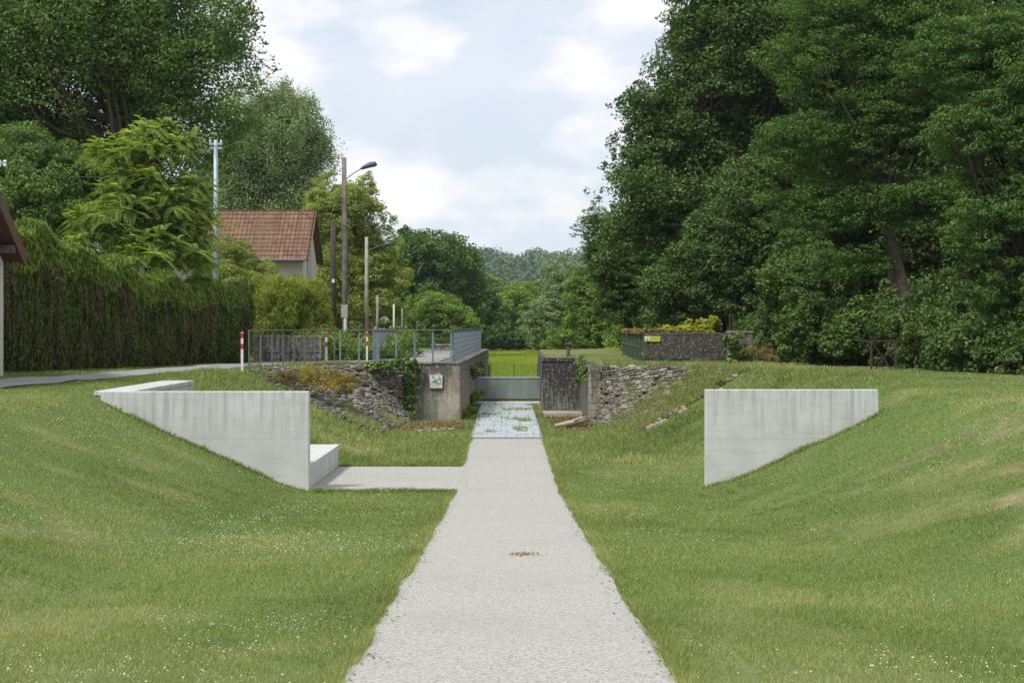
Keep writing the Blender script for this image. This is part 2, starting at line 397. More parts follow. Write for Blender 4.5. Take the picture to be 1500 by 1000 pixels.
def H(x, y):
    x = np.asarray(x, float); y = np.asarray(y, float)
    zf = zfloor(y); top = np.maximum(TOP, zf)
    uc = np.interp(y, *LC); ut = np.interp(y, *LT)
    ul = (x-ut)/(uc-ut)
    rc = np.interp(y, *RC); rt = np.interp(y, *RT)
    ur = (x-rt)/(rc-rt)
    soft = np.where((y > 47.9) & (y < 77), 1.0, 0.0)
    pl = np.interp(ul, PU, PV)*(1-soft)+np.clip(ul, 0, 1)*soft
    pr = np.interp(ur, PU, PV)*(1-np.where((y > 47.2) & (y < 77), 1.0, 0.0))+np.clip(ur, 0, 1)*np.where((y > 47.2) & (y < 77), 1.0, 0.0)
    z = zf+(top-zf)*np.maximum(pl, pr)
    bumpy = np.where(np.abs(x) < 1.5, 0, 1)*np.where((y > 27) & (y < 32.6) & (x > -4) & (x < 0), 0, 1)
    z = z+bumpy*(fbm(x*.9, y*.9)-.5)*.09*np.clip(1-(y-60)/60, 0, 1)
    z = z+sstep(300, 720, y)*(22+7*vnoise(x/70, y/90))
    z = z-.6*sstep(10, 40, x)*sstep(20, 34, y)*np.clip(1-(y-80)/80, 0, 1)
    return z
def Hs(x, y): return float(H(np.array([x]), np.array([y]))[0])

def cx(y): return .03-.0045*y                                      # path centre line
def path_edge(y, side):                                            # half width with ragged edge
    return 1.02+.06*(vnoise(y*.9+side*31, side*5+3)-.5)+.03*(vnoise(y*3+side*17, 9)-.5)
LITTER = [(-2.6, 44.6, 1.3, 1.4), (-2.2, 46.4, 1.4, .8), (1.9, 45.5, .9, 1.6), (1.8, 50.5, .8, 3.0)]
def litter_mask(x, y):
    m = np.zeros(np.shape(x))
    for (a, b, ra, rb) in LITTER:
        m = np.maximum(m, np.clip(1.6-1.3*np.sqrt(((x-a)/ra)**2+((y-b)/rb)**2)+(fbm(x*3, y*3)-.5), 0, 1))
    return m
def stone_zone(x, y):
    """rubble covered part of the banks next to the lock head"""
    lc = np.interp(y, *LC); lt = np.interp(y, *LT); ul = (x-lt)/(lc-lt)
    a = (ul > -.02) & (ul < 1.1) & (y > 42.6+.5*(vnoise(x*1.5, y)-.5)-(-7.9-x)*0) & (y < 48.05)
    rc = np.interp(y, *RC); rt = np.interp(y, *RT); ur = (x-rt)/(rc-rt)
    b = (ur > -.02) & (ur < 1.1) & (y > 42.2) & (y < 47.4)
    return a | b
ROAD_R = [(-10.9, 8), (-10.7, 20), (-10.35, 28.7), (-9.95, 32), (-9.4, 35.7), (-8.85, 39.8), (-8.3, 42.9), (-6.15, 48.0), (-2.6, 48.7), (-2.35, 72)]
ROAD_L = [(-13.2, 8), (-12.9, 20), (-12.3, 29), (-11.9, 33), (-11.2, 36.5), (-10.5, 40), (-9.9, 43.5), (-8.9, 48.6), (-5.0, 50.9), (-4.8, 72)]
ROADPOLY = ROAD_R+ROAD_L[::-1]
def in_poly(x, y, poly):
    x = np.asarray(x); y = np.asarray(y); ins = np.zeros(x.shape, bool); n = len(poly)
    for i in range(n):
        x0, y0 = poly[i]; x1, y1 = poly[(i+1) % n]
        if y0 == y1: continue
        c = ((y0 > y) != (y1 > y)) & (x < (x1-x0)*(y-y0)/(y1-y0)+x0); ins ^= c
    return ins
def straw_mask(x, y):
    # worn dry streaks on the mown banks
    s = fbm(x*.8+y*.25, y*1.6-x*.3, 4)
    bank = sstep(4.3, 6, x)*sstep(9.5, 7.5, x)*sstep(24, 20, y)+.42*sstep(-4.2, -5, x)*sstep(-8.2, -7.2, x)*sstep(26, 22, y)
    dry = .5*sstep(49, 55, y)*sstep(130, 90, y)*(np.abs(x) > 1)*np.clip(fbm(x*.6, y*.3)*2-.3, 0, 1)
    return dry+np.clip((s-.50)*7, 0, 1)*np.clip(bank, 0, 1)*.95+np.clip((fbm(x*.5, y*.35+9, 4)-.62)*5, 0, .28)*np.where(y < 40, 1, 0)

def axis(segs):
    a = []
    for lo, hi, st in segs: a += list(np.arange(lo, hi, st))
    a.append(segs[-1][1]); return np.array(a)
def sym(segs):
    p = axis(segs); return np.concatenate([-p[::-1][:-1], p])
gx = sym([(0, 3.6, .1), (3.6, 9, .2), (9, 20, .5), (20, 60, 4), (60, 200, 14), (200, 1500, 130)])
gy = axis([(-60, -4, 6), (-4, 6, 1), (6, 41, .3), (41, 49.6, .1), (49.6, 53.6, .4), (53.6, 54.8, .1), (54.8, 75.6, .6), (75.6, 77.4, .15), (77.4, 90, .6), (90, 200, 4), (200, 900, 14), (900, 2600, 150)])
X, Y = np.meshgrid(gx, gy); Z = H(X, Y)
nx, ny = len(gx), len(gy)
idx = np.arange(nx*ny).reshape(ny, nx)
FQ = np.stack([idx[:-1, :-1], idx[:-1, 1:], idx[1:, 1:], idx[1:, :-1]], -1).reshape(-1, 4)
soil = np.maximum(stone_zone(X, Y)*1.0, litter_mask(X, Y))
soil = np.maximum(soil, .9*sstep(9.2, 10.5, X)*(Y > 44)*(Y < 200)*1.0)
soil = np.maximum(soil, .9*sstep(-.5, 1.5, X-np.interp(Y, [20, 35, 47, 60], [13.0, 12.4, 9.0, 8.8]))*(Y < 200))
soil = np.maximum(soil, .8*np.clip((fbm(X*.8+Y*.25, Y*1.6-X*.3, 4)-.60)*9, 0, 1)*sstep(5.2, 6.5, X)*sstep(9.5, 8, X)*sstep(25, 21, Y)*(Y > 8))
sun_tone = sstep(78, 84, Y)*(np.abs(X) < 7)*sstep(190, 170, Y)  # sunny brightness of the far meadow, put into the turf colour
g_ = npmesh('ground', np.stack([X, Y, Z], -1).reshape(-1, 3), FQ, M['turf'], tint={'soil': soil.ravel(), 'straw': straw_mask(X, Y).ravel(), 'sun_tone': (sun_tone*1.0).ravel()}, smooth=True)
tag(g_, 'mown grassy banks and floor of the dry canal', 'ground', kind='structure')

# ---- path (main strip and side branch), laid on the ground
ys = np.concatenate([np.arange(4, 40.4, .12), [40.4]])
V = []; fs = []
for i, y in enumerate(ys):
    z = float(zfloor(y))+.014
    for k, x in enumerate((cx(y)-path_edge(y, 0), cx(y), cx(y)+path_edge(y, 1))): V.append((x, y, z))
for i in range(len(ys)-1):
    for k in range(2): a = i*3+k; fs.append((a, a+1, a+4, a+3))
xs = np.arange(-3.93, -.85, .12); b0 = len(V); 
for i, x in enumerate(xs):
    n_ = .10*(vnoise(x*3, 4)-.5); f_ = .05*(vnoise(x*4, 8)-.5)
    V.append((x, 27.3+n_, .0095+float(zfloor(27.3)))); V.append((x, 32.4+f_, .0095+float(zfloor(32.4))))
for i in range(len(xs)-1): a = b0+2*i; fs.append((a, a+2, a+3, a+1))
o = npmesh('path', np.array(V), np.array(fs), M['path']); tag(o, 'pale gravel path down the middle with a branch to the bench', 'path', kind='structure')

# ---- lane on the upper level, left
def resample(pl, n):
    pl = np.array(pl, float); d = np.r_[0, np.cumsum(np.linalg.norm(np.diff(pl, axis=0), axis=1))]; t = np.linspace(0, d[-1], n)
    return np.stack([np.interp(t, d, pl[:, 0]), np.interp(t, d, pl[:, 1])], 1)
A = resample(ROAD_R, 90); B = resample(ROAD_L, 90)
V = []; fs = []
for i in range(90):
    for k in range(5):
        p = A[i]*(1-k/4)+B[i]*k/4; V.append((p[0], p[1], max(float(H(p[0], p[1])), TOP-.03)+.03))
for i in range(89):
    for k in range(4): a = i*5+k; fs.append((a, a+5, a+6, a+1))
o = npmesh('road', np.array(V), np.array(fs), M['road'], smooth=True); tag(o, 'narrow grey lane on the upper level left of the canal', 'road', kind='structure')

# ---------------------------------------------------------------- concrete walls and benches
def wall_thing(name, label, x0, x1, y0, y1, z0, z1, mat, cat='wall', grp=None, bev=.012):
    return tag(MB().box((x0, y0, z0), (x1, y1, z1)).build(name, mat, bevel=bev), label, cat, grp)
wall_thing('concrete_wall', 'pale concrete retaining wall on the left bank, wedge of it rising from the slope beside the bench', -7.96, -3.93, 27.5, 27.7, -.5, 1.93, M['conc'], grp='pale concrete walls facing the camera')
wall_thing('concrete_wall', 'pale concrete retaining wall on the right bank, cut off by the rising grass slope', 3.745, 7.09, 27.5, 27.7, -.5, 1.965, M['conc'], grp='pale concrete walls facing the camera')
t = empty('concrete_bench', (-4.25, 30, 0), 'low pale concrete bench at path level behind the left concrete wall', 'bench', 'concrete benches of the seating bank')
MB().box((-4.5, 27.73, -.2), (-4.02, 32.38, .40)).build('joint_shade_core', M['lampgrey'], t)  # added dark core, stands in for shade in the panel joints
MB().box((-4.62, 27.715, .42), (-3.93, 32.42, .50)).build('seat', M['conc'], t, bevel=.006)
for k in range(6):
    a = 27.72+k*.782
    MB().box((-4.55, a+.026, -.2), (-3.945-.008*(k % 2), a+.756, .414)).build('panel', M['conc'], t, bevel=.006)
t = empty('concrete_bench', (-7.8, 30.3, 1.4), 'upper pale concrete bench running back from the top of the left concrete wall', 'bench', 'concrete benches of the seating bank')
MB().box((-8.15, 27.72, 1.84), (-7.42, 33.2, 1.925)).build('seat', M['conc'], t, bevel=.006)
for k in range(4):
    a = 27.73+k*1.366
    MB().box((-8.1, a+.012, 1.0), (-7.44, a+1.355, 1.838)).build('panel', M['conc'], t, bevel=.006)

# ---------------------------------------------------------------- lock masonry
t = empty('lock_wall', (-2.5, 48, 0), 'brown stained concrete lock head and chamber wall left of the grating walkway', 'lock wall', 'masonry walls of the old lock')
MB().prism([(-3.34, 48), (-1.75, 48), (-1.56, 59), (-1.25, 76), (-3.4, 76)], -.5, 1.90).build('masonry', M['lock'], t, bevel=.02)
MB().prism([(-3.36, 47.97), (-1.73, 47.97), (-1.54, 59), (-1.23, 76), (-2.05, 76), (-2.3, 49), (-3.36, 49)], 1.903, 1.96).build('coping', M['lock'], t, bevel=.01)
t = empty('lock_wall', (2.5, 50, 0), 'blackened lock wall with white lichen right of the metal gate', 'lock wall', 'masonry walls of the old lock')
MB().prism([(2.56, 47.3), (3.2, 47.3), (4.0, 54.5), (4.0, 76), (1.38, 76), (1.14, 54), (2.56, 54)], -.5, 1.84).build('masonry', M['lockdark'], t, bevel=.02)
MB().prism([(1.11, 53.97), (2.58, 53.97), (2.58, 54.7), (1.115, 54.7)], 1.843, 1.985).build('coping', M['lockdark'], t, bevel=.015)
b = MB()
for k in range(8): b.box((2.54-.01*(k % 2), 47.06, -.1+k*.25), (2.93+.05*(k % 2), 47.294, .143+k*.25), jit=.008)
b.build('corner_stones', M['parapet'], t, bevel=.01)
# sill, beam
tag(MB().box((1.13, 50.2, -.2), (2.5, 51.6, .12), jit=.02).build('concrete_sill', M['parapet'], bevel=.02), 'low grey concrete sill on the ground below the blackened lock wall', 'sill')
tag(MB().box((-1.52, 58.6, -.2), (1.16, 59.3, .05)).build('threshold', M['conc'], bevel=.01), 'pale concrete threshold under the metal gate', 'threshold')
tag(MB().box((-1.62, 75, -.2), (-1.18, 75.7, 1.15)).build('gate_pier', M['lock'], bevel=.02), 'small grey pier against the far end of left lock wall', 'pier')
# a broken pale log and twigs
b = MB(); b.tube([(1.35, 44.2, .10), (1.7, 44.5, .13), (2.1, 45.0, .16), (2.45, 45.4, .22)], [.05, .09, .10, .07], 8); b.tube([(1.9, 44.8, .2), (2.2, 44.6, .32), (2.4, 44.9, .3)], [.05, .04, .02], 6)
tag(b.build('fallen_log', simple('bleached_wood', (.42, .36, .27), .9, 0, .3, 15), smooth=True), 'bleached broken log lying in litter at foot of right rubble slope', 'log')
b = MB()
for k in range(5): b.box((-2.9+k*.24, 43.15+.03*k, -.02), (-2.69+k*.24, 43.4, .07+.03*(k % 2)), jit=.03)
tag(b.build('stone_edging', M['parapet'], bevel=.01), 'short row of grey stones in the grass before the stained lock head', 'stones')

# ---- rubble slopes: individually laid stones
def box_corners():
    return np.array([(x, y, z) for z in (-1, 1) for (x, y) in ((-1, -1), (1, -1), (1, 1), (-1, 1))], float)
BF = np.array([(0, 3, 2, 1), (4, 5, 6, 7), (0, 1, 5, 4), (1, 2, 6, 5), (2, 3, 7, 6), (3, 0, 4, 7)])
def rubble(side, name, label):
    Cn = box_corners(); Vs = []; Fs = []; Ts = []; k = 0
    tc_, tt_ = (LC, LT) if side < 0 else (RC, RT)
    ylo, yhi = (42.3, 48.0) if side < 0 else (41.9, 47.25)
    # contour rows
    for row in range(36):
        v = (row+.5)/35.0
        # points along the row
        yy = np.linspace(ylo, yhi, 260)
        xc = np.interp(yy, *tc_); xt = np.interp(yy, *tt_); vv = v*1.45-.42+(yhi-yy)*.075; okv = (vv > .0) & (vv < 1.05); yy = yy[okv]
        if len(yy) < 6: continue
        xc, xt, vv = xc[okv], xt[okv], vv[okv]; xx = xt+(xc-xt)*vv
        zz = H(xx, yy)
        pts = np.stack([xx, yy, zz], 1); d = np.r_[0, np.cumsum(np.linalg.norm(np.diff(pts, axis=0), axis=1))]
        s = rng.uniform(0, .2)
        while s < d[-1]:
            ln = rng.uniform(.20, .36); c = np.array([np.interp(s+ln/2, d, pts[:, i]) for i in range(3)])
            e = .05
            if c[1] > yhi-.04 or (side > 0 and v > .3 and rng.random() < .85*float(sstep(45.3, 43.6, c[1]))*(.4+.6*(vnoise(c[0]*1.3, c[1]*1.3) > .45))) or rng.random() < .06: s += ln; continue
            nx_ = -(Hs(c[0]+e, c[1])-Hs(c[0]-e, c[1]))/(2*e); ny_ = -(Hs(c[0], c[1]+e)-Hs(c[0], c[1]-e))/(2*e)
            n = Vector((nx_, ny_, 1)).normalized()
            p1 = np.array([np.interp(s+ln, d, pts[:, i]) for i in range(3)])-np.array([np.interp(s, d, pts[:, i]) for i in range(3)])
            a = Vector(p1).normalized(); a = (a-n*a.dot(n)).normalized(); bb = n.cross(a)
            tw = rng.normal(0, .03); a2 = a*math.cos(tw)+bb*math.sin(tw); bb = n.cross(a2)
            hs = np.array([ln*.5-.013, rng.uniform(.036, .044), rng.uniform(.07, .09)])
            R = np.array([list(a2), list(bb), list(n)])
            cc = Cn*hs+rng.uniform(-.010, .010, (8, 3)); cc[4:, :2] *= rng.uniform(.85, .97)
            Vs.append(cc@R+c+np.array(n)*rng.uniform(-.01, .03)); Fs.append(BF+8*k); Ts.append(np.full(8, rng.random())); k += 1
            s += ln
    o = npmesh(name, np.concatenate(Vs), np.concatenate(Fs), M['stone'], tint=np.concatenate(Ts))
    m = o.modifiers.new('bevel', 'BEVEL'); m.width = .012; m.segments = 1
    return tag(o, label, 'stone revetment', 'rubble stone slopes beside the lock')
rubble(-1, 'stone_revetment', 'curved slope of grey rubble stones left of the stained lock head')
rubble(1, 'stone_revetment', 'overgrown slope of rubble stones right of the blackened lock wall')
for (p, q, l) in (((3.95, 41.75), (4.55, 41.75), 'long pale kerb stone lying at the foot of the right rubble slope'), ((4.9, 41.8), (5.15, 41.8), 'short kerb stone half way up the edge of the right rubble slope'), ((5.9, 41.8), (6.2, 41.8), 'pale kerb stone near the top of right rubble slope by the ivy')):
    b = MB(); b.bar((p[0], p[1], Hs(*p)+.03), (q[0], q[1], Hs(*q)+.03), .16, .12)
    tag(b.build('kerb_stone', M['concpole_pale'], bevel=.01), l, 'kerb', 'kerb stones edging the right rubble slope')

# ---------------------------------------------------------------- grating walkway, gate, screen
def grate_mat():
    m, t, b = mat_new('galvanised_grating'); v = coords(t)
    w1 = nd(t, 'ShaderNodeTexWave', bands_direction='Y', Scale=7.0); t.links.new(v, w1.inputs['Vector'])
    w2 = nd(t, 'ShaderNodeTexWave', bands_direction='X', Scale=4.0); t.links.new(v, w2.inputs['Vector'])
    mx = nd(t, 'ShaderNodeMath', operation='MAXIMUM'); t.links.new(w1.outputs['Fac'], mx.inputs[0]); t.links.new(w2.outputs['Fac'], mx.inputs[1])
    c = ramp(t, mx.outputs[0], [(.5, (.31, .35, .37)), (.85, (.45, .49, .51))])
    c2 = mixc(t, ramp(t, noise_n(t, v, 1.5, 4), [(.4, 0.0), (.7, .4)]), c, (.30, .33, .33))
    t.links.new(c2, b.inputs['Base Color']); b.inputs['Roughness'].default_value = .55; b.inputs['Metallic'].default_value = .1
    bump(t, b, mx.outputs[0], .3, .01); return m
M['grate'] = grate_mat()
t = empty('grating_walkway', (-.2, 49.5, 0), 'pale blue galvanised grating walkway with grass growing through, leading to the metal gate', 'walkway')
yb = 40.42; k = 0
while yb < 58.5:
    ln = [1.0, 1.02, .98][k % 3]; y1 = min(yb+ln, 58.58); c = cx((yb+y1)/2)
    MB().box((c-.99, yb+.012, .0), (c+.99, y1-.012, .045+.006*(k % 2))).build('grating_panel', M['grate'], t, bevel=.004); yb = y1; k += 1
for sx in (-1, 1): 
    b = MB(); b.bar((cx(40.42)+sx*1.005, 40.42, .03), (cx(58.58)+sx*1.005, 58.58, .03), .02, .07); b.build('edge_angle', M['steel_pale'], t)

def screen_mat(name, c, alpha):
    """perforated sheet: tiny holes average to partly see-through"""
    m, t, b = mat_new(name); v = coords(t)
    b.inputs['Base Color'].default_value = (*c, 1); b.inputs['Roughness'].default_value = .5; b.inputs['Metallic'].default_value = .2
    n = noise_n(t, coords(t, (3, 3, .6)), 2.5, 4)
    t.links.new(ramp(t, n, [(.3, tuple(x*.8 for x in c)), (.7, tuple(x*1.15 for x in c))]), b.inputs['Base Color'])
    tr = t.nodes.new('ShaderNodeBsdfTransparent'); mx = t.nodes.new('ShaderNodeMixShader')
    mx.inputs[0].default_value = alpha
    t.links.new(tr.outputs[0], mx.inputs[1]); t.links.new(b.outputs[0], mx.inputs[2]); t.links.new(mx.outputs[0], t.nodes['Material Output'].inputs[0]); return m
t = empty('metal_gate', (-.2, 59.4, 0), 'grey perforated metal barrier closing the lock chamber beyond the walkway', 'gate')
b = MB(); b.box((-1.54, 59.40, 1.00), (1.19, 59.48, 1.07)); b.build('top_rail', M['steel_pale'], t, bevel=.006)
b = MB(); b.box((-1.54, 59.41, .09), (1.19, 59.47, .15)); b.build('bottom_rail', M['rust'], t, bevel=.004)
for x in (-1.53, -.60, .30, 1.17): MB().box((x-.02, 59.45, .05), (x+.02, 59.49, 1.0)).build('post', M['steel'], t)
MB().box((-1.52, 59.425, .151), (1.17, 59.431, .999)).build('mesh_panel', screen_mat('perforated_sheet', (.27, .31, .30), .62), t)
t = empty('mesh_fence', (.1, 75, 0), 'green wire mesh fence across the far end of the lock chamber', 'fence')
b = MB()
for z in np.arange(.1, 1.16, .07): b.bar((-1.15, 75.3, z), (1.36, 75.3, z), .008, .008)
for x in np.arange(-1.15, 1.37, .08): b.bar((x, 75.3, .05), (x, 75.3, 1.15), .008, .008)
b.build('wire_mesh', simple('green_wire', (.10, .17, .11), .6), t)
for x in (-1.14, .1, 1.35): MB().tube([(x, 75.34, 0), (x, 75.34, 1.2)], .02, 6).build('post', M['green_metal'], t)

# ---------------------------------------------------------------- railings
def railing(pts, spacing, label, wires=True, htop=1.13, base=TOP):
    pts = [Vector((x, y, 0)) for x, y in pts]; cen = sum(pts, Vector())/len(pts)
    t = empty('metal_railing', (cen.x, cen.y, base), label, 'railing', 'blue-grey steel railings of the bridge')
    top = MB(); low = MB(); posts = []
    for a, b_ in zip(pts[:-1], pts[1:]):
        top.bar((a.x, a.y, base+htop), (b_.x, b_.y, base+htop), .09, .035)
        if wires:
            for z in (.12, .3, .48, .66, .84): low.bar((a.x, a.y, base+z), (b_.x, b_.y, base+z), .008, .008)
        n = max(1, round((b_-a).length/spacing)); rot = math.atan2(b_.y-a.y, b_.x-a.x)
        for k in range(n+(b_ == pts[-1])):
            p = a.lerp(b_, k/n); posts.append((p, rot))
    top.build('top_rail', M['railtop'], t, bevel=.004)
    if wires: low.build('wires', M['steel'], t)
    posts = posts[:99]
    for p, rot in posts:
        MB().box((p.x-.03, p.y-.008, base-.18), (p.x+.03, p.y+.008, base+htop-.018), rot=0 if abs(rot) < .8 else rot).build('post', M['steel'], t)
    return t
M['railtop'] = simple('weathered_grey_rail', (.17, .175, .16), .8, 0, .25, 8)
railing([(-7.82, 42.3), (-5.85, 46.9)], .6, 'blue-grey steel railing slanting back from the striped end post', wires=False)
railing([(-5.72, 47.35), (-2.06, 48.2)], .58, 'blue-grey steel railing along the top above the stained lock head')
railing([(-2.0, 48.3), (-1.62, 74)], .27, 'long blue-grey railing running back along the left lock chamber wall')
railing([(-4.98, 51), (-4.75, 57.5)], .2, 'short blue-grey railing running back on the far side of the lane')
def striped(x, y, h, label, base=TOP):
    t = empty('marker_post', (x, y, base), label, 'marker post', 'red and white striped marker posts')
    MB().box((x-.035, y-.02, base-.1), (x+.035, y+.02, base+h)).build('post', M['white'], t, bevel=.004)
    n = 0
    for k in (0, 2):
        MB().box((x-.037, y-.022, base+h-.02-.16*(k+1)), (x+.037, y+.022, base+h-.02-.16*k), ).build('red_band', M['red'], t)
striped(-7.98, 42.05, 1.08, 'red and white striped post at the left end of the railing')
striped(-6.45, 49.4, 1.05, 'red and white striped post behind railing by the stone parapet end')
striped(-5.22, 51.2, 1.05, 'red and white striped post beside short railing across the lane')

# stone parapet behind the railing, left
def block_wall(name, label, x0, x1, y0, y1, z0, z1, rows, mat, cat, capw=.03, grp=None):
    t = empty(name, ((x0+x1)/2, (y0+y1)/2, z0), label, cat, grp)
    b = MB(); hh0 = (z1-z0-.1)/rows
    hs_ = [0, .24, .46, 1.0] if rows == 3 else [k/rows for k in range(rows+1)]
    for r in range(rows):
        x = x0-(.25 if r % 2 else 0); za = z0+hs_[r]*hh0*rows; zb = z0+hs_[r+1]*hh0*rows
        while x < x1-.02:
            w = rng.uniform(.25, .6) if r < 2 else rng.uniform(.7, 1.2); a = max(x, x0); e = min(x+w, x1)
            if e-a > .06: b.box((a+.006, y0+rng.uniform(-.015, .015), za+.005), (e-.006, y1, zb-.005), jit=.009)
            x += w
    b.build('masonry', mat, t, bevel=.008)
    MB().box((x0-capw, y0-capw, z1-.098), (x1+capw, y1+capw, z1), jit=.004).build('coping', mat, t, bevel=.012)
    return t
block_wall('stone_parapet', 'low lichened stone parapet behind the railing at the foot of the hedge', -8.95, -6.6, 49.2, 49.55, TOP-.1, TOP+.93, 3, M['parapet'], 'parapet', .02, 'stone parapets of the old bridge')
# right hand stone parapet with sign
block_wall('stone_parapet', 'dark lichened stone parapet carrying the yellow warning sign', 4.62, 7.75, 50.0, 50.4, TOP-.15, TOP+1.03, 3, M['parapet_dark'], 'parapet', .0, 'stone parapets of the old bridge')
b = MB(); b.box((7.4, 48.6, TOP-.3), (8.25, 49.3, TOP+1.02)); tt = empty('stone_pier', (7.8, 49, TOP), 'pale grey stone end pier with ivy at right end of the dark parapet', 'pier')
b = MB()
for k in range(3): b.box((7.45, 48.7, TOP-.2+k*.405), (7.45+.8, 49.3, TOP+.2+k*.405), jit=.006)
b.build('masonry', M['pier'] if 'pier' in M else M['parapet'], tt, bevel=.01)
MB().box((7.42, 48.67, TOP+1.02), (8.28, 49.33, TOP+1.09)).build('coping', M['parapet'], tt, bevel=.01)
# green panelled side
t = empty('green_parapet', (4.7, 56, TOP), 'mossy green panelled metal parapet running back from dark stone parapet', 'parapet')
b = MB(); b.bar((4.58, 50.45, TOP+.5), (4.92, 62.5, TOP+.5), .04, .95); b.build('panel', M['green_metal'], t)
for k in range(9):
    y = 50.5+k*1.5; x = 4.58+.34*(y-50.45)/12-.05
    MB().box((x-.03, y-.05, TOP), (x+.02, y+.05, TOP+1.0)).build('rib', M['green_metal'], t)
b = MB(); b.bar((4.54, 50.45, TOP+1.0), (4.88, 62.5, TOP+1.0), .16, .05); b.build('top_rail', M['timber_grey'], t)
b = MB(); b.bar((4.53, 50.45, TOP+.52), (4.87, 62.5, TOP+.52), .05, .05); b.build('middle_rail', M['green_metal'], t)

def text(s, loc, size, mat, parent, name='lettering', rot=(PI/2, 0, 0)):
    c = bpy.data.curves.new(name, 'FONT'); c.body = s; c.size = size; c.extrude = .0015; c.align_x = 'CENTER'; c.align_y = 'CENTER'
    o = bpy.data.objects.new(name, c); col.objects.link(o); o.location = loc; o.rotation_euler = rot; c.materials.append(mat)
    me = bpy.data.meshes.new_from_object(o.evaluated_get(bpy.context.evaluated_depsgraph_get())); bpy.data.objects.remove(o)
    if not me.materials: me.materials.append(mat)
    o = bpy.data.objects.new(name, me); col.objects.link(o); o.location = loc; o.rotation_euler = rot
    o.parent = parent; o.matrix_parent_inverse = parent_inv(parent); return o
t = empty('warning_sign', (4.9, 49.97, TOP+.8), 'small yellow warning sign with a triangle, fixed to dark stone parapet', 'sign')
MB().box((4.66, 49.955, TOP+.72), (5.20, 49.975, TOP+.90)).build('board', M['yellow'], t, bevel=.002)
MB().box((4.67, 49.948, TOP+.73), (4.83, 49.954, TOP+.89)).build('white_field', M['white'], t)
b = MB(); b.prism([(4.69, .0), (4.81, .0), (4.75, .13)], 0, .003)
b.v = [(x, 49.947-z, TOP+.745+y) for x, y, z in b.v]; b.build('triangle', M['black'], t)
b = MB(); b.prism([(4.715, .016), (4.785, .016), (4.75, .095)], 0, .003)
b.v = [(x, 49.9435-z, TOP+.745+y) for x, y, z in b.v]; b.build('triangle_field', M['yellow'], t)
text('DANGER', (5.01, 49.952, TOP+.85), .075, M['black'], t)
text('DE CHUTE', (5.01, 49.952, TOP+.77), .070, M['black'], t)
t = empty('information_panel', (-2.56, 47.97, 1.3), 'small square information panel with a green picture on the stained lock head', 'sign')
MB().box((-2.77, 47.93, 1.10), (-2.35, 47.96, 1.54)).build('board', M['white'], t, bevel=.003)
MB().box((-2.74, 47.924, 1.23), (-2.38, 47.929, 1.48)).build('picture', M['signgreen'], t)
b = MB()
for (x, z, w) in ((-2.66, 1.507, .09), (-2.45, 1.507, .06)): b.box((x-w/2, 47.924, z-.008), (x+w/2, 47.929, z+.008))
b.build('heading', M['black'], t)
b = MB()
for z in (1.20, 1.175, 1.15): b.box((-2.72, 47.926, z-.003), (-2.42, 47.929, z+.003))
b.build('text_lines', M['boxgrey'], t)
# rusty bollard / winch
t = empty('bollard', (2.28, 57.6, TOP), 'rusty iron mooring bollard on the top of the blackened lock wall', 'bollard')
bx, by = 2.28, 57.6
MB().lathe((bx, by, TOP), [(.10, -.1), (.10, .03), (.075, .06), (.07, .42)], 12).build('post', M['rust'], t, smooth=True)
MB().tube([(bx-.13, by-.02, TOP+.50), (bx-.08, by, TOP+.52), (bx+.08, by, TOP+.47), (bx+.11, by, TOP+.45)], [.06, .09, .09, .05], 10).build('head', M['rust'], t, smooth=True)
t = empty('rusty_post', (7.4, 51.3, TOP), 'pair of thin rusty iron uprights standing behind the dark parapet', 'post')
for x in (7.38, 7.50): MB().bar((x+.46, 51.2, TOP-.1), (x+.46, 51.2, TOP+1.7), .05, .05).build('upright', M['rust'], t)

# ---------------------------------------------------------------- poles
def put(px, d): return ((px-750)/F*d, d)
def pole(px, d, ytop, r0, r1, mat, name, label, cat='pole', group='poles along the lane', lean=0, square=False):
    x, y = put(px, d); zt = EYE-(ytop-477)/F*d
    t = empty(name, (x, y, TOP), label, cat, group)
    pts = [(x, y, TOP-.3), (x+lean*.5, y, (zt+TOP)/2), (x+lean, y, zt)]
    MB().tube(pts, [r0, (r0+r1)/2, r1], 8 if not square else 4).build('shaft', mat, t, smooth=not square)
    return t, x, y, zt
t, x, y, zt = pole(316, 53, 205, .13, .075, M['steel_pale'], 'utility_pole', 'pale blue-grey steel utility pole with crossbars rising behind the hedge')
for z in (zt-.16, zt-.32): MB().box((x-.24, y-.05, z-.04), (x+.24, y+.05, z+.04)).build('crossbar', M['steel_pale'], t, bevel=.01)
for dx in (-.2, .2):
    MB().lathe((x+dx, y, zt-.12), [(.03, 0), (.04, .03), (.03, .06), (.04, .09), (.02, .12)], 8).build('insulator', M['white'], t)
WP = (x, y, zt)
t, x, y, zt = pole(506, 62, 231, .15, .10, M['concpole'], 'lamp_pole', 'tall weathered pole with a cobra-head street lamp on a bent arm', 'lamp pole', lean=-.06)
x -= .06
MB().tube([(x, y, zt-1.0), (x+.5, y, zt-.62), (x+.85, y, zt-.42)], .022, 6).build('arm', M['lampgrey'], t)
b = MB(); b.tube([(x+.72, y, zt-.50), (x+.85, y, zt-.43), (x+1.10, y, zt-.32), (x+1.36, y, zt-.28), (x+1.43, y, zt-.33)], [.04, .085, .13, .12, .04], 10)
b.v = [(a, y+(c-y)*1.2, z) for a, c, z in b.v]; h = b.build('lamp_head', M['lampgrey'], t, smooth=True)
MB().tube([(x+1.02, y, zt-.42), (x+1.2, y, zt-.40), (x+1.36, y, zt-.36)], [.05, .11, .05], 10).build('diffuser', M['lampglass'], h, smooth=True)
z0 = EYE-(465-477)/F*62
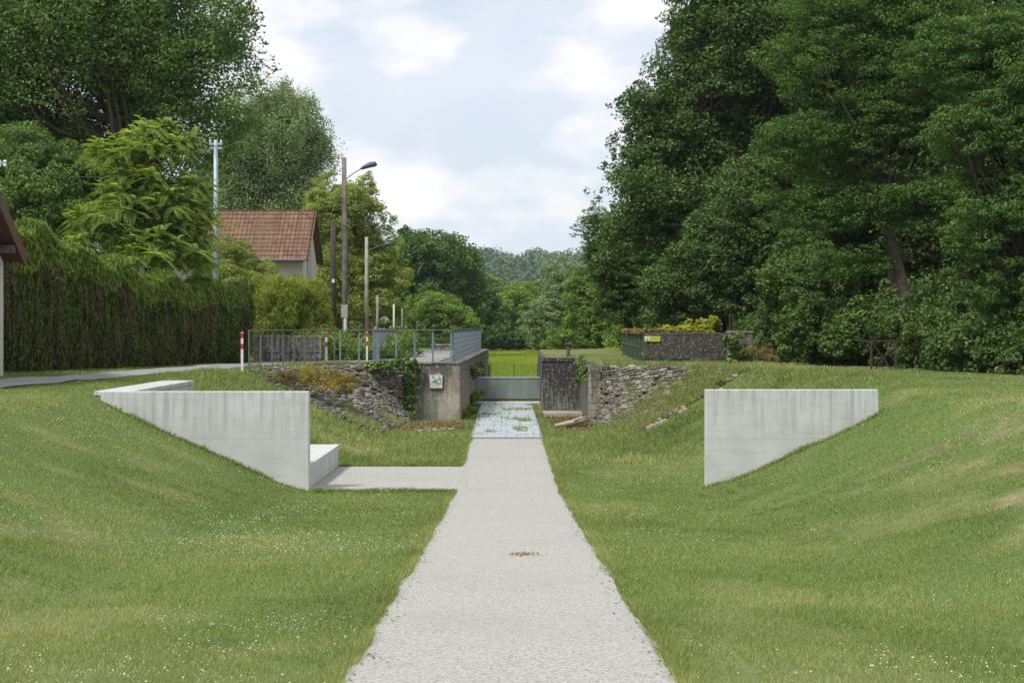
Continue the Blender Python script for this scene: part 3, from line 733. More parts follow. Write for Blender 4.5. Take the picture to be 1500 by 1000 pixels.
MB().box((x-.10, y-.24, z0-.0), (x+.18, y-.12, z0+.55)).build('meter_box', M['boxgrey'], t, bevel=.01)
MB().tube([(x+.07, y-.16, TOP-.1), (x+.07, y-.16, z0)], .07, 8).build('conduit', M['white'], t)
MB().tube([(x+.14, y-.1, z0+.5), (x+.18, y-.12, z0+2.6), (x+.12, y-.1, zt-1.2)], .015, 5).build('cable', M['wire'], t)
t, x, y, zt = pole(488, 58, 322, .14, .11, M['oldwood'], 'wooden_pole', 'dark tarred wooden pole stump standing left of the lamp pole')
MB().box((x-.03, y-.17, EYE+1.75), (x+.08, y-.13, EYE+1.9)).build('tag_plate', M['white'], t)
t, x, y, zt = pole(537, 80, 347, .12, .09, M['concpole_pale'], 'lamp_pole', 'grey concrete lamp pole with a small lamp arm, right of the tall lamp pole', 'lamp pole')
MB().tube([(x, y, zt-.8), (x+.7, y, zt-.5), (x+1.05, y, zt-.42)], .025, 6).build('arm', M['lampgrey'], t)
MB().tube([(x+.95, y, zt-.45), (x+1.2, y, zt-.38), (x+1.5, y, zt-.38)], [.05, .12, .05], 8).build('lamp_head', M['lampgrey'], t, smooth=True)
t, x, y, zt = pole(553, 74, 432, .09, .07, M['concpole'], 'utility_pole', 'short dark utility pole with a small crossbar above the railing')
MB().box((x-.1, y-.03, zt-.2), (x+.45, y+.03, zt-.13)).build('crossbar', M['concpole'], t)
pole(577, 75, 446, .065, .05, simple('cream_pole', (.55, .53, .42), .7), 'thin_post', 'slender cream post standing beyond the railing by the brick chimney')
pole(589, 76.5, 452, .045, .04, M['concpole'], 'thin_post', 'thin grey post standing right of the cream post')
pole(611, 77, 470, .03, .03, M['green_metal'], 'thin_post', 'very thin green post at the bushes beyond the railing')

def cable(name, a, b, sag, label, r=.018):
    a = Vector(a); b = Vector(b); pts = []
    for k in range(13):
        u = k/12; p = a.lerp(b, u); p.z -= sag*4*u*(1-u); pts.append(p)
    return tag(MB().tube(pts, r, 5).build(name, M['wire'], smooth=True), label, 'cable', 'overhead cables')
wx, wy, wz = WP
cable('overhead_cable', (wx, wy, wz-.2), P(-60, 222, 35), .9, 'lower overhead cable from the steel pole to the gabled house', .014)
cable('overhead_cable', (wx-.1, wy, wz-.05), P(-60, 165, 40), .9, 'upper overhead cable from the steel pole across the oak', .010)
cable('overhead_cable', (wx+.2, wy, wz-.2), P(506, 330, 62), .7, 'overhead cable sloping down from the steel pole towards the lamp pole', .012)

# ---------------------------------------------------------------- house, left edge
t = empty('gabled_house', (-15, 30, TOP), 'cream rendered house with reddish boarded eaves at the left edge', 'house')
wxh = -12.84; yr, ye = 30.0, 35.9
zr, ze = 9.6, 5.15
MB().add([], []) if False else None
b = MB(); b.v = [(wxh, ye, TOP-.4), (wxh, ye, ze-.35), (wxh, yr, zr-.45), (wxh, 2*yr-ye, ze-.35), (wxh, 2*yr-ye, TOP-.4)]
b.v += [(x-9, y, z) for x, y, z in b.v]; n = 5
b.f = [tuple(range(n)), tuple(range(2*n-1, n-1, -1))]+[(i, n+i, n+(i+1) % n, (i+1) % n) for i in range(n)]
b.build('wall', M['cream'], t)
ov = .42
def slab(y0, z0, y1, z1, x0, x1, th):
    b = MB(); n = Vector((0, -(z1-z0), (y1-y0))).normalized(); n = n if n.z > 0 else -n
    q = [(x0, y0, z0), (x1, y0, z0), (x1, y1, z1), (x0, y1, z1)]
    b.v = [tuple(Vector(p)) for p in q]+[tuple(Vector(p)+n*th) for p in q]
    b.f = [(0, 3, 2, 1), (4, 5, 6, 7), (0, 1, 5, 4), (1, 2, 6, 5), (2, 3, 7, 6), (3, 0, 4, 7)]; return b
yo = ye+.35; zo = ze-(zr-ze)/(ye-yr)*.35
def tile_mat():
    m, t, b = mat_new('clay_roof_tiles'); v = coords(t)
    sx = t.nodes.new('ShaderNodeSeparateXYZ'); t.links.new(v, sx.inputs[0])
    br = nd(t, 'ShaderNodeTexBrick', Scale=1.0); br.inputs['Brick Width'].default_value = .22; br.inputs['Row Height'].default_value = .30
    br.inputs['Mortar Size'].default_value = .016; br.offset = 0.0
    br.inputs['Color1'].default_value = (.175, .088, .05, 1); br.inputs['Color2'].default_value = (.28, .15, .086, 1); br.inputs['Mortar'].default_value = (.07, .045, .03, 1)
    cb = t.nodes.new('ShaderNodeCombineXYZ'); t.links.new(sx.outputs[0], cb.inputs[0]); t.links.new(sx.outputs[2], cb.inputs[1]); t.links.new(cb.outputs[0], br.inputs['Vector'])
    c2 = mixc(t, ramp(t, noise_n(t, v, 1.4, 6, .7), [(.42, 0.0), (.7, .65)]), br.outputs[0], (.13, .095, .07))
    c3 = mixc(t, ramp(t, noise_n(t, v, 8, 4, .7), [(.58, 0.0), (.7, .7)]), c2, (.36, .22, .13))
    t.links.new(c3, b.inputs['Base Color']); b.inputs['Roughness'].default_value = .9
    bump(t, b, br.outputs['Fac'], -.6, .03); return m
M['tile'] = tile_mat()
r_ = slab(yr, zr, yo, zo, wxh-9, wxh+ov, .16).build('roof', M['tile'], t)
r2_ = slab(yr, zr, 2*yr-yo, zo, wxh-9, wxh+ov, .16); r2_.f = [f[::-1] for f in r2_.f]; r2_.build('roof', M['tile'], t)
slab(yr, zr-.06, yo, zo-.06, wxh-.3, wxh+ov-.045, .05).build('soffit_boards', M['timber'], t)
slab(yr, zr-.16, yo+.02, zo-.16, wxh+ov-.04, wxh+ov+.01, .32).build('verge_board', M['timber'], t)
for yy, nm in ((ye-.25, 1), (yr+2.4, 1)):
    zz = zr-(zr-ze)/(ye-yr)*(yy-yr)-.22
    MB().box((wxh-.1, yy-.10, zz-.10), (wxh+ov-.05, yy+.10, zz+.10)).build('purlin', M['timber_grey'], t, bevel=.01)
b = MB(); hk = P(6, 232, 34.5)
b.tube([(wxh, 34.1, 7.1), (wxh+.62, 34.1, 7.1)], .02, 6); MB_ = b
for dx in (.55, .68): b.lathe((wxh+dx, 34.1, 7.0), [(.03, 0), (.05, .04), (.03, .09), (.05, .13), (.02, .17)], 8)
b.build('cable_bracket', M['white'], t)

# ---------------------------------------------------------------- tiled house in the middle distance
t = empty('tiled_house', (-13.5, 78, TOP), 'old cottage with a red clay tile roof behind the bamboo', 'house')
d0 = 75.0; xr = (443-750)/F*d0; zE = EYE+(477-378)/F*d0; zR = EYE+(477-309)/F*77.6; xl = xr-9.5; dep = 5.4
xr2 = xr+.04
def gable(xa, xb, y0, y1, ze, zr, z0):
    ym = (y0+y1)/2
    b = MB(); b.v = [(xb, y0, z0), (xb, y1, z0), (xb, y1, ze), (xb, ym, zr), (xb, y0, ze)]
    b.v += [(xa, y, z) for x, y, z in b.v]; n = 5
    b.f = [tuple(range(n)), tuple(range(2*n-1, n-1, -1))]+[(i, n+i, n+(i+1) % n, (i+1) % n) for i in range(n)]; return b
gable(xl, xr, d0+.25, d0+dep, zE-.05, zR-.08, TOP-.3).build('wall', M['cream'], t)
# real overlapping tile courses
b = MB(); rows = 12; ym = d0+dep/2+.12
for side in (0, 1):
    ya = d0-.1 if side == 0 else 2*ym-d0+.1
    for r in range(rows):
        u0 = r/rows; u1 = (r+1)/rows+.02
        y0 = ya+(ym-ya)*u0; z0 = zE-.12+(zR-zE+.12)*u0; y1 = ya+(ym-ya)*u1; z1 = zE-.12+(zR-zE+.12)*u1
        x = xl-.2
        while x < xr+.22:
            w = .24; j = rng.uniform(0, .018)
            off = .055
            q = [(x+.008, y0, z0+off+j), (x+w-.008, y0, z0+off+j), (x+w-.008, y1, z1+j), (x+.008, y1, z1+j)]
            q2 = [(a, c, z-.05) for a, c, z in q]
            b.add(q2+q, [(0, 3, 2, 1), (4, 5, 6, 7), (0, 1, 5, 4), (1, 2, 6, 5), (2, 3, 7, 6), (3, 0, 4, 7)]); x += w
rf = b.build('roof', M['tile'], t)
slab(d0-.1, zE-.20, ym, zR-.09, xl-.1, xr+.1, .05).build('roof_battens', M['timber_grey'], rf)
b = MB(); k = 0; x = xl-.2
while x < xr+.2: b.tube([(x, ym, zR+.02), (x+.36, ym, zR+.045)], .10, 8); x += .34
b.build('ridge_tiles', M['tile'], rf)
MB().tube([(xl-.2, d0-.18, zE-.12), (xr+.15, d0-.18, zE-.12)], .07, 8).build('gutter', M['lampgrey'], t)
b = MB(); b.bar((xr+.24, d0-.12, zE-.12), (xr+.24, ym, zR+.02), .04, .2); b.bar((xr+.24, ym, zR+.02), (xr+.24, 2*ym-d0+.1, zE-.12), .04, .2); b.build('verge_board', M['timber'], t)
w = MB().box((xr-.55, d0+.2, zE-2.6), (xr-.05, d0+.247, zE-.9)).build('window', M['timber_grey'], t)
MB().box((xr+.003, d0+1.6, zE-1.0), (xr+.06, d0+3.2, zE+.7)).build('shutter', M['shutter'], t)
sx0, sx1 = (300-750)/F*75.4, (314-750)/F*75.4
q = slab(d0+.5, zE+.47, d0+1.25, zE+1.16, sx0, sx1, .06); q.build('skylight', M['glassdark'], t)
# small building with chimney and satellite dish
t = empty('chimney_house', (-7.0, 81, TOP), 'distant low house roof with a brick chimney and white satellite dish', 'house')
D = 79.5; c = P(568, 483, D)
gable(c.x-.9, c.x+.8, D, D+5, c.z-.9, c.z+.05, TOP-.5).build('wall', M['cream'], t)
r_ = slab(D-.3, c.z-1.0, D+2.5, c.z+.1, c.x-1.0, c.x+.9, .1).build('roof', M['tile_old'], t)
slab(D+2.5, c.z+.1, D+5.3, c.z-1.0, c.x-1.0, c.x+.9, .1).build('roof', M['tile_old'], t)
MB().box((c.x-.1, D+2.0, c.z-.2), (c.x+.45, D+2.6, c.z+.8), jit=.02).build('chimney', M['brick'], r_, bevel=.02)
b = MB(); n = 14; ctr = Vector((c.x-.30, D+1.2, c.z+.50)); b.v = [tuple(ctr+Vector((.26*math.cos(2*PI*k/n), -.05, .26*math.sin(2*PI*k/n)))) for k in range(n)]+[tuple(ctr+Vector((0, .06, 0)))]
b.f = [((k+1) % n, k, n) for k in range(n)]; dsh = b.build('satellite_dish', M['white'], t); m_ = dsh.modifiers.new('s', 'SOLIDIFY'); m_.thickness = .02
MB().tube([(ctr.x, ctr.y+.06, ctr.z), (ctr.x+.25, ctr.y+.5, ctr.z-.3)], .03, 6).build('dish_arm', M['lampgrey'], dsh)
# low wall and white stones at the end of the lane
block_wall('low_wall', 'low stone wall with a pale coping at the far end of the lane', -4.15, -3.05, 73, 73.35, TOP-.1, TOP+.33, 2, M['parapet'], 'wall', .02)
for k, (px, w, l) in enumerate(((592, .34, 'larger white painted block beyond the short railing, the left one'), (599, .24, 'smaller white painted block beside the larger one beyond the lane'))):
    x, y = put(px, 71+k*.3)
    tag(MB().lathe((x, y, TOP), [(w*.55, -.1), (w*.55, .15), (w*.5, .3), (w*.3, .42-.06*k)], 9).build('white_block', M['white'], bevel=.01), l, 'block', 'white painted blocks at the lane end')
# rusty iron field railing in the right wood
t = empty('iron_railing', (13, 43.5, TOP), 'rusty iron field railing with a cross brace half hidden in the undergrowth', 'railing')
a_ = P(1258, 499, 41.2); e_ = P(1312, 499, 41.2); g_z = 1.75
MB().bar((a_.x, 41.2, a_.z), (e_.x, 41.2, a_.z), .04, .04).build('top_bar', M['rust'], t)
for x in (P(1276, 0, 41.2).x, e_.x): MB().bar((x, 41.2, g_z-.1), (x, 41.2, a_.z), .05, .05).build('upright', M['rust'], t)
MB().bar((P(1276, 0, 41.2).x, 41.2, a_.z), (e_.x, 41.2, g_z), .03, .03).build('brace', M['rust'], t)
MB().bar((P(1276, 0, 41.2).x, 41.2, g_z), (e_.x, 41.2, a_.z), .03, .03).build('brace', M['rust'], t)

# ---------------------------------------------------------------- foliage machinery
def unit(v): return v/np.maximum(np.linalg.norm(v, axis=-1, keepdims=True), 1e-6)
def leaves(name, Pn, Nn, size, aspect, mat, parent=None, tint=None, axis_dir=None, sizevar=.35, r=rng, fold=.12):
    n = len(Pn); Nn = unit(Nn)
    d = r.normal(size=(n, 3)) if axis_dir is None else axis_dir+r.normal(size=(n, 3))*.25
    d = unit(d-Nn*np.sum(d*Nn, 1, keepdims=True)); s = np.cross(Nn, d)
    Ls = size*(1+sizevar*r.uniform(-1, 1, (n, 1))); Ws = Ls*aspect
    V = np.empty((n, 4, 3), np.float32)
    V[:, 0] = Pn-d*Ls*.5; V[:, 1] = Pn+s*Ws*.5-d*Ls*.05+Nn*Ls*fold; V[:, 2] = Pn+d*Ls*.5; V[:, 3] = Pn-s*Ws*.5-d*Ls*.05+Nn*Ls*fold
    if tint is None: tint = r.random(n)
    return npmesh(name, V.reshape(-1, 3), np.arange(4*n).reshape(-1, 4), mat, parent, tint=np.repeat(np.clip(tint, 0, 1), 4))

def cloud(cen, rad, n, r, flat=.65, up=.55, shell=.45):
    """n leaf positions and normals in clumps with centres cen (m,3), radii rad (m,)"""
    m = len(cen); k = r.choice(m, n, p=rad**2/np.sum(rad**2))
    d = unit(r.normal(size=(n, 3))); rr = r.uniform(shell, 1.0, (n, 1))**.7
    p = cen[k]+d*rr*rad[k][:, None]*np.array([1, 1, flat])
    nn = d*.6+np.array([0, 0, up])+r.normal(size=(n, 3))*.6
    return p, nn, k

def tree(name, label, d, ells, trunk_px, mat, nleaf, leaf=.14, aspect=.6, cat='tree', group=None, lobes=14, clumps=12, lobe_r=.36, clump_r=.36, seed=1, base_z=None, bark='barks',
         flat=.65, up=.55, trunk_r=.22, yflat=.85, tmid=None, limbs=True, inner=.15, droop=None, shell=.45):
    """ells: crown masses as (px, py, rx, ry[, ddepth]) measured on the photo at distance d; turned into real ellipsoids there"""
    nleaf = int(nleaf*1.7); leaf = leaf*.78; lobes = int(lobes*2.2); clump_r = clump_r*1.25; inner = inner*1.5
    r = np.random.default_rng(seed); s = d/F
    E = []
    for e in ells:
        dd = e[4] if len(e) > 4 else 0
        c = P(e[0], e[1], d); E.append((np.array([c.x*(d+dd)/d, d+dd, EYE+(c.z-EYE)*(d+dd)/d]), np.array([e[2]*s, min(e[2], e[3]*1.2)*s*yflat, e[3]*s])*(d+dd)/d))
    cen = []; rad = []; lob = []
    tot = sum(np.prod(b)**(2/3) for _, b in E)
    for (c, b) in E:
        nl = max(3, int(round(lobes*np.prod(b)**(2/3)/tot*len(E)**.5)))
        dirs = unit(r.normal(size=(nl*3, 3))); dirs = dirs[dirs[:, 2] > -.75][:nl]
        for q in dirs:
            lc = c+q*b*r.uniform(.5, .82); lr = b*lobe_r*r.uniform(.8, 1.3)
            lob.append(lc)
            dq = unit(r.normal(size=(clumps, 3))); dq = unit(dq+q*.35)
            pc = lc+dq*lr*r.uniform(.6, 1.0, (clumps, 1)); cen.append(pc); rad.append(np.full(clumps, float(np.mean(lr))*clump_r)*r.uniform(.6, 1.35, clumps))
        ni = int(nl*clumps*inner); pc = c+unit(r.normal(size=(ni, 3)))*b*r.uniform(.1, .7, (ni, 1)); cen.append(pc); rad.append(np.full(ni, float(np.mean(b))*lobe_r*clump_r*1.5))
    cen = np.concatenate(cen); rad = np.concatenate(rad)
    gz = H(cen[:, 0], cen[:, 1]); keep = cen[:, 2] > gz+.3; cen, rad = cen[keep], rad[keep]
    Pn, Nn, k = cloud(cen, rad, nleaf, r, flat, up, shell)
    gz = H(Pn[:, 0], Pn[:, 1]); kp = Pn[:, 2] > gz+.03; Pn, Nn, k = Pn[kp], Nn[kp], k[kp]
    tclump = r.random(len(cen)); tint = .5+(.45*(tclump[k]-.5))+.35*(r.random(len(k))-.5)
    bx = P(trunk_px, 477, d).x; bz = base_z if base_z is not None else Hs(bx, d)
    t = empty(name, (bx, d, bz), label, cat, group)
    ax = None
    if droop is not None:
        o_ = unit(Pn-cen[k]+1e-4); ax = o_*np.array([1, 1, .3])+np.array([0, 0, -droop])
    leaves('crown', Pn, Nn, leaf, aspect, mat, t, tint, axis_dir=ax, r=r)
    if limbs:
        tb = MB(); cc = sum(c for c, _ in E)/len(E)
        lowest = min(c[2]-b[2]*.4 for c, b in E); fork = Vector((bx+(cc[0]-bx)*.35, d+(cc[1]-d)*.3, max(bz+1.2, min(lowest, bz+(cc[2]-bz)*.5))))
        if tmid: fork = Vector(tmid)
        topp = Vector((cc[0], cc[1], cc[2]+.3*(cc[2]-fork.z)))
        tb.tube([(bx, d, bz-.3), (bx, d, bz+.4), Vector((bx, d, bz)).lerp(fork, .55)+Vector((.08, 0, 0)), fork, fork.lerp(topp, .5)+Vector((.15, .1, 0)), topp], [trunk_r*1.3, trunk_r, trunk_r*.85, trunk_r*.7, trunk_r*.4, trunk_r*.12], 8)
        for lc in lob[:46]:
            lc = Vector(lc); st = fork.lerp(topp, r.uniform(0, .7)); mid = st.lerp(lc, .5)+Vector((0, 0, -.08*(lc-st).length))+Vector(r.normal(size=3))*.1*(lc-st).length*.5
            tb.tube([st, mid, lc], [trunk_r*.34, trunk_r*.2, trunk_r*.06], 5, cap=False)
            for q in range(2):
                e = lc+Vector(r.normal(size=3))*.3; tb.tube([mid.lerp(lc, .5), lc.lerp(e, .5), e], [trunk_r*.09, trunk_r*.06, .008], 4, cap=False)
        tb.build('trunk', M[bark], t, smooth=True)
    return t

# ---------------------------------------------------------------- left trees
GL = 'trees behind the hedge and cottage on the left'
tree('oak_tree', 'huge dark green oak filling the upper left corner behind the hedge', 60,
     [(90, 60, 200, 150), (255, 90, 115, 105), (310, 60, 80, 90, -1), (-60, 150, 170, 190, 1), (170, -60, 200, 130, 1), (200, 200, 130, 90, 1), (60, 250, 140, 110, 2), (350, 90, 55, 55, -1), (310, 165, 75, 65), (345, 20, 42, 50), (290, 240, 70, 60, 2), (130, 310, 150, 70, 3), (386, 62, 16, 16), (394, 100, 20, 15), (375, 135, 26, 16), (372, 20, 14, 20), (398, 85, 8, 8)],
     150, M['f_oak'], 230000, .18, .62, group=GL, lobes=40, clumps=14, seed=11, trunk_r=.42, lobe_r=.34)
tree('walnut_tree', 'rounded mid-green tree rising behind the tallest end of the hedge', 48, [(60, 290, 105, 90), (115, 270, 55, 50), (10, 260, 70, 70, 1), (60, 350, 120, 60, 1)], 70, M['f_oak'], 60000, .15, .6, group=GL, lobes=18, seed=12, trunk_r=.2)
tree('poplar_tree', 'tall grey-green poplar behind the tiled cottage', 100, [(400, 215, 82, 95), (415, 160, 50, 45), (375, 310, 100, 75), (450, 235, 42, 60), (335, 250, 60, 80), (400, 400, 110, 80)], 400, M['f_poplar'], 170000, .16, .8, group=GL, lobes=26, clumps=14, seed=13, flat=1.0, up=.3, lobe_r=.36, trunk_r=.3, inner=.3)
tree('lime_green_tree', 'loose yellow-green tree right of the tiled cottage behind the lamp pole', 86, [(505, 330, 52, 68), (520, 300, 36, 46), (475, 360, 45, 80), (545, 380, 42, 48), (510, 430, 70, 65), (570, 400, 34, 60), (530, 470, 60, 50), (545, 335, 30, 38), (478, 290, 34, 38), (462, 330, 26, 50)], 510, M['f_light'], 110000, .17, .55, group=GL, lobes=26, seed=14, trunk_r=.2, lobe_r=.34)
tree('chestnut_tree', 'dark green domed tree right of the poles, the largest round crown', 140, [(630, 400, 68, 62), (600, 380, 40, 40), (665, 425, 45, 50), (645, 455, 62, 45)], 640, M['f_dark'], 80000, .30, .7, group=GL, lobes=30, clumps=14, seed=15, trunk_r=.4)
tree('conifer_tree', 'small dark conifer top peeping above the domed tree', 160, [(592, 345, 16, 14), (592, 365, 24, 20)], 592, M['f_dark'], 7000, .3, .5, group=GL, lobes=8, seed=16, trunk_r=.2)
tree('shrub', 'mid-green rounded shrub below the domed dark tree', 116, [(640, 462, 58, 30), (600, 470, 35, 30), (680, 478, 30, 25), (640, 500, 60, 28)], 640, M['f_mid'], 45000, .2, .6, 'shrub', group=GL, lobes=22, seed=17, trunk_r=.1)
tree('shrub', 'pale scrubby shrub at the foot of the lime green tree', 100, [(560, 470, 35, 45), (535, 490, 30, 40)], 560, M['f_mid'], 20000, .16, .5, 'shrub', group=GL, lobes=12, seed=18, trunk_r=.1)
GM = 'trees closing the far end of the canal'
tree('tree', 'dark slim tree right beside the domed tree at the canal end', 165, [(706, 440, 24, 36), (700, 470, 30, 50)], 705, M['f_dark'], 26000, .3, .7, group=GM, lobes=16, seed=21, base_z=1)
tree('tree', 'bright green tree in the centre at the end of the meadow', 180, [(760, 455, 38, 38), (775, 485, 45, 32), (735, 480, 28, 35)], 765, M['f_mid'], 40000, .32, .7, group=GM, lobes=20, seed=22, base_z=.3)
tree('tree', 'olive green tree right of centre below the wooded hill', 160, [(820, 430, 32, 48), (800, 475, 38, 40), (850, 460, 30, 50)], 815, M['f_poplar'], 36000, .28, .6, group=GM, lobes=20, seed=23, base_z=1)
tree('tree', 'pale leafy tree against the big oaks above the bollard', 110, [(860, 440, 32, 58), (880, 480, 38, 38), (835, 492, 34, 24), (860, 505, 45, 18), (810, 505, 24, 12)], 860, M['f_mid'], 30000, .2, .6, group=GM, lobes=18, seed=24, trunk_r=.2)
tree('tree', 'shady dark tree under the bright one at the end of the meadow', 172, [(745, 503, 40, 16), (795, 503, 30, 16), (710, 500, 30, 20)], 745, M['f_dark'], 22000, .3, .7, group=GM, lobes=12, seed=25, base_z=.2)
tree('tree', 'low dark crown visible above the bright tree before the wooded hill', 260, [(745, 428, 30, 16), (715, 418, 24, 18), (790, 432, 28, 18), (745, 450, 60, 30)], 745, M['f_mid'], 26000, .5, .7, group=GM, lobes=18, seed=26, base_z=1)
for k, (px, dd_, sc, lab) in enumerate(((560, 210, 60, 'rounded crown far behind the lime green tree'), (470, 170, 70, 'tall crown filling behind the tiled cottage'), (330, 120, 110, 'broad crown behind the poplar and steel pole'))):
    tree('tree', lab, dd_, [(px, 440, sc, 50), (px+10, 400+10*k, sc*.7, 40)], px, M['f_dark'], 22000, .3, .7, group=GL, lobes=14, seed=30+k)

# ---------------------------------------------------------------- right trees
GR = 'trees of the dark wood on the right bank'
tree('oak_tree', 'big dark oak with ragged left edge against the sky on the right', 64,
     [(1080, 70, 115, 115), (1000, 180, 88, 95), (948, 165, 42, 35), (1010, 290, 110, 95), (925, 235, 42, 50), (1120, 200, 110, 120, 2), (1020, 60, 45, 50), (965, 110, 22, 24), (930, 330, 60, 60), (903, 152, 16, 16), (895, 205, 14, 12), (888, 240, 16, 14), (962, 92, 14, 12), (985, 60, 18, 22), (870, 290, 22, 18), (940, 130, 20, 14)], 1050, M['f_oakshade'], 170000, .19, .62, group=GR, lobes=34, clumps=14, seed=41, trunk_r=.5, bark='barkdark', lobe_r=.34)
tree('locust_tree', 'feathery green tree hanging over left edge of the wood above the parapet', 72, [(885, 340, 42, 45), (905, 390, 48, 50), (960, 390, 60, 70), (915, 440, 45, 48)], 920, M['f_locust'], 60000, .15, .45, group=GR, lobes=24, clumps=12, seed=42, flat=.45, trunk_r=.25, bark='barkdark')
tree('oak_tree', 'shaded oak behind the dark parapet in the middle of the wood', 60, [(1060, 400, 90, 90), (1000, 440, 70, 60), (1120, 330, 90, 100)], 1050, M['f_oakshade'], 80000, .17, .6, group=GR, lobes=26, seed=43, trunk_r=.35, bark='barkdark')
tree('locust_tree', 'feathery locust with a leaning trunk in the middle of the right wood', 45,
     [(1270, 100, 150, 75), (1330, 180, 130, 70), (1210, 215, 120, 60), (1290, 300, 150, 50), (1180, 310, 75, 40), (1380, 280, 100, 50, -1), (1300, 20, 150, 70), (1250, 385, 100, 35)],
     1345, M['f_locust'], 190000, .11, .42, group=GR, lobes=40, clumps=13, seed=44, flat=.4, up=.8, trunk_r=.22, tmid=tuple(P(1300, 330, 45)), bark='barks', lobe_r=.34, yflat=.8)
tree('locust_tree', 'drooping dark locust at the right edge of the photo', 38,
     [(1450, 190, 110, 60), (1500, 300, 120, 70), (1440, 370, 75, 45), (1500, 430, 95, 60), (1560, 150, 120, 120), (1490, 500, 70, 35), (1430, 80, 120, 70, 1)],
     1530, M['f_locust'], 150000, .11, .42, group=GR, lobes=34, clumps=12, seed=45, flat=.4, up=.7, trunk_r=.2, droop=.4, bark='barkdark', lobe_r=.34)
tree('oak_tree', 'tall oak behind the locusts reaching the top of the photo', 62, [(1230, 60, 150, 120), (1380, 40, 150, 130), (1300, 200, 170, 120), (1500, 80, 130, 160)], 1300, M['f_oakshade'], 110000, .2, .62, group=GR, lobes=30, clumps=13, seed=46, trunk_r=.45, bark='barkdark')
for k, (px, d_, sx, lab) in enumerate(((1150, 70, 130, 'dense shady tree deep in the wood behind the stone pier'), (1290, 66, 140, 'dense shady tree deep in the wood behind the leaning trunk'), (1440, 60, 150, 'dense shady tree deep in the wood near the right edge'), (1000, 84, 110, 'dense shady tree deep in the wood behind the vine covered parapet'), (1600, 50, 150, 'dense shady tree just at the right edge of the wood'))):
    tree('tree', lab, d_, [(px, 440, sx, 80), (px, 330, sx, 90), (px+30, 240, sx, 80)], px, M['f_oakshade'], 60000, .24, .65, group=GR, lobes=26, seed=50+k, bark='barkdark', inner=.6, lobe_r=.4)
GB = 'bushes under the dark wood on the right'
bl = [(1165, 50.5, 62, 470, 60, 'bushy dark shrub with pale leaves right of the stone pier', 'f_oakshade'), (1190, 46, 60, 480, 55, 'dense bramble bush at the wood edge left of the iron railing', 'f_ivy'),
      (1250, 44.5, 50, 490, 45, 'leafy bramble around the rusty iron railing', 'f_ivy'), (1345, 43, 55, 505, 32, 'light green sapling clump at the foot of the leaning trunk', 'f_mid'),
      (1410, 41, 60, 510, 36, 'dark bush between sapling clump and right edge', 'f_oakshade'), (1490, 38.5, 70, 510, 45, 'dark bush at the right edge under the drooping locust', 'f_oakshade'), (1180, 50, 80, 410, 70, 'tall climbing vine with pale leaves in the middle of the wood', 'f_ivy')]
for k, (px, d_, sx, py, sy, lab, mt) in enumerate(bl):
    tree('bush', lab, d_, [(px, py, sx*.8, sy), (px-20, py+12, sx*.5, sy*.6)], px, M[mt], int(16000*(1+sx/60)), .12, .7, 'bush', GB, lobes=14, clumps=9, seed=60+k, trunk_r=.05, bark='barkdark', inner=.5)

def undergrowth(name, label, line, h0, h1, depth, n, mat, leaf, seed):
    r = np.random.default_rng(seed); L_ = np.array(line, float); m = n//55
    dl = np.r_[0, np.cumsum(np.linalg.norm(np.diff(L_, axis=0), axis=1))]; u = r.random(m)*dl[-1]
    x = np.interp(u, dl, L_[:, 0]); y = np.interp(u, dl, L_[:, 1]); e = 1e-2
    tx = np.interp(u+.3, dl, L_[:, 0])-np.interp(u-.3, dl, L_[:, 0]); ty = np.interp(u+.3, dl, L_[:, 1])-np.interp(u-.3, dl, L_[:, 1]); q = np.maximum(np.hypot(tx, ty), e)
    b = r.random(m); hh = h0+(h1-h0)*np.clip(fbm(u*.5+seed, u*0+2.5, 3)*1.6-.3, 0, 1)*(.35+.65*b)
    x = x+ty/q*b*depth; y = y-tx/q*b*depth; z = H(x, y)+hh*r.random(m)**.7
    Pn, Nn, k = cloud(np.stack([x, y, z], 1), r.uniform(.16, .38, m), n, r, .75, .4, .2)
    g = H(Pn[:, 0], Pn[:, 1]); Pn[:, 2] = np.maximum(Pn[:, 2], g+.03+.1*r.random(n))
    return tag(leaves(name, Pn, Nn, leaf, .6, mat, tint=.45+.5*(r.random(m)[k]-.5)+.4*(r.random(n)-.5), r=r), label, 'undergrowth', kind='stuff')
undergrowth('undergrowth', 'dense dark undergrowth along the foot of the right wood', [(15.5, 29), (13.9, 33.5), (12.6, 38), (11.1, 42.5), (10.4, 45.0), (9.5, 48.6), (8.9, 52), (8.9, 55), (9.2, 60)], .9, 3.4, 2.4, 120000, M['f_oakshade'], .12, 201)
undergrowth('undergrowth', 'shrubby undergrowth behind the green parapet and the bollard', [(7.5, 60), (6.6, 66), (5.6, 74), (6.2, 90), (8.0, 130)], .9, 2.8, 3, 50000, M['f_mid'], .16, 202)
undergrowth('undergrowth', 'dark scrub on the left bank beyond the lock chamber', [(-6.2, 150), (-6.0, 120), (-4.4, 95), (-3.6, 84), (-4.6, 79)], .9, 2.8, 3, 40000, M['f_oakshade'], .18, 203)
undergrowth('undergrowth', 'green weeds and scrub between the hedge end and the lane', [(-5.4, 59), (-6.0, 54.5), (-7.0, 52.2), (-9.2, 51.0), (-10.5, 52)][::-1], .5, 1.3, 1.6, 26000, M['f_mid'], .11, 204)

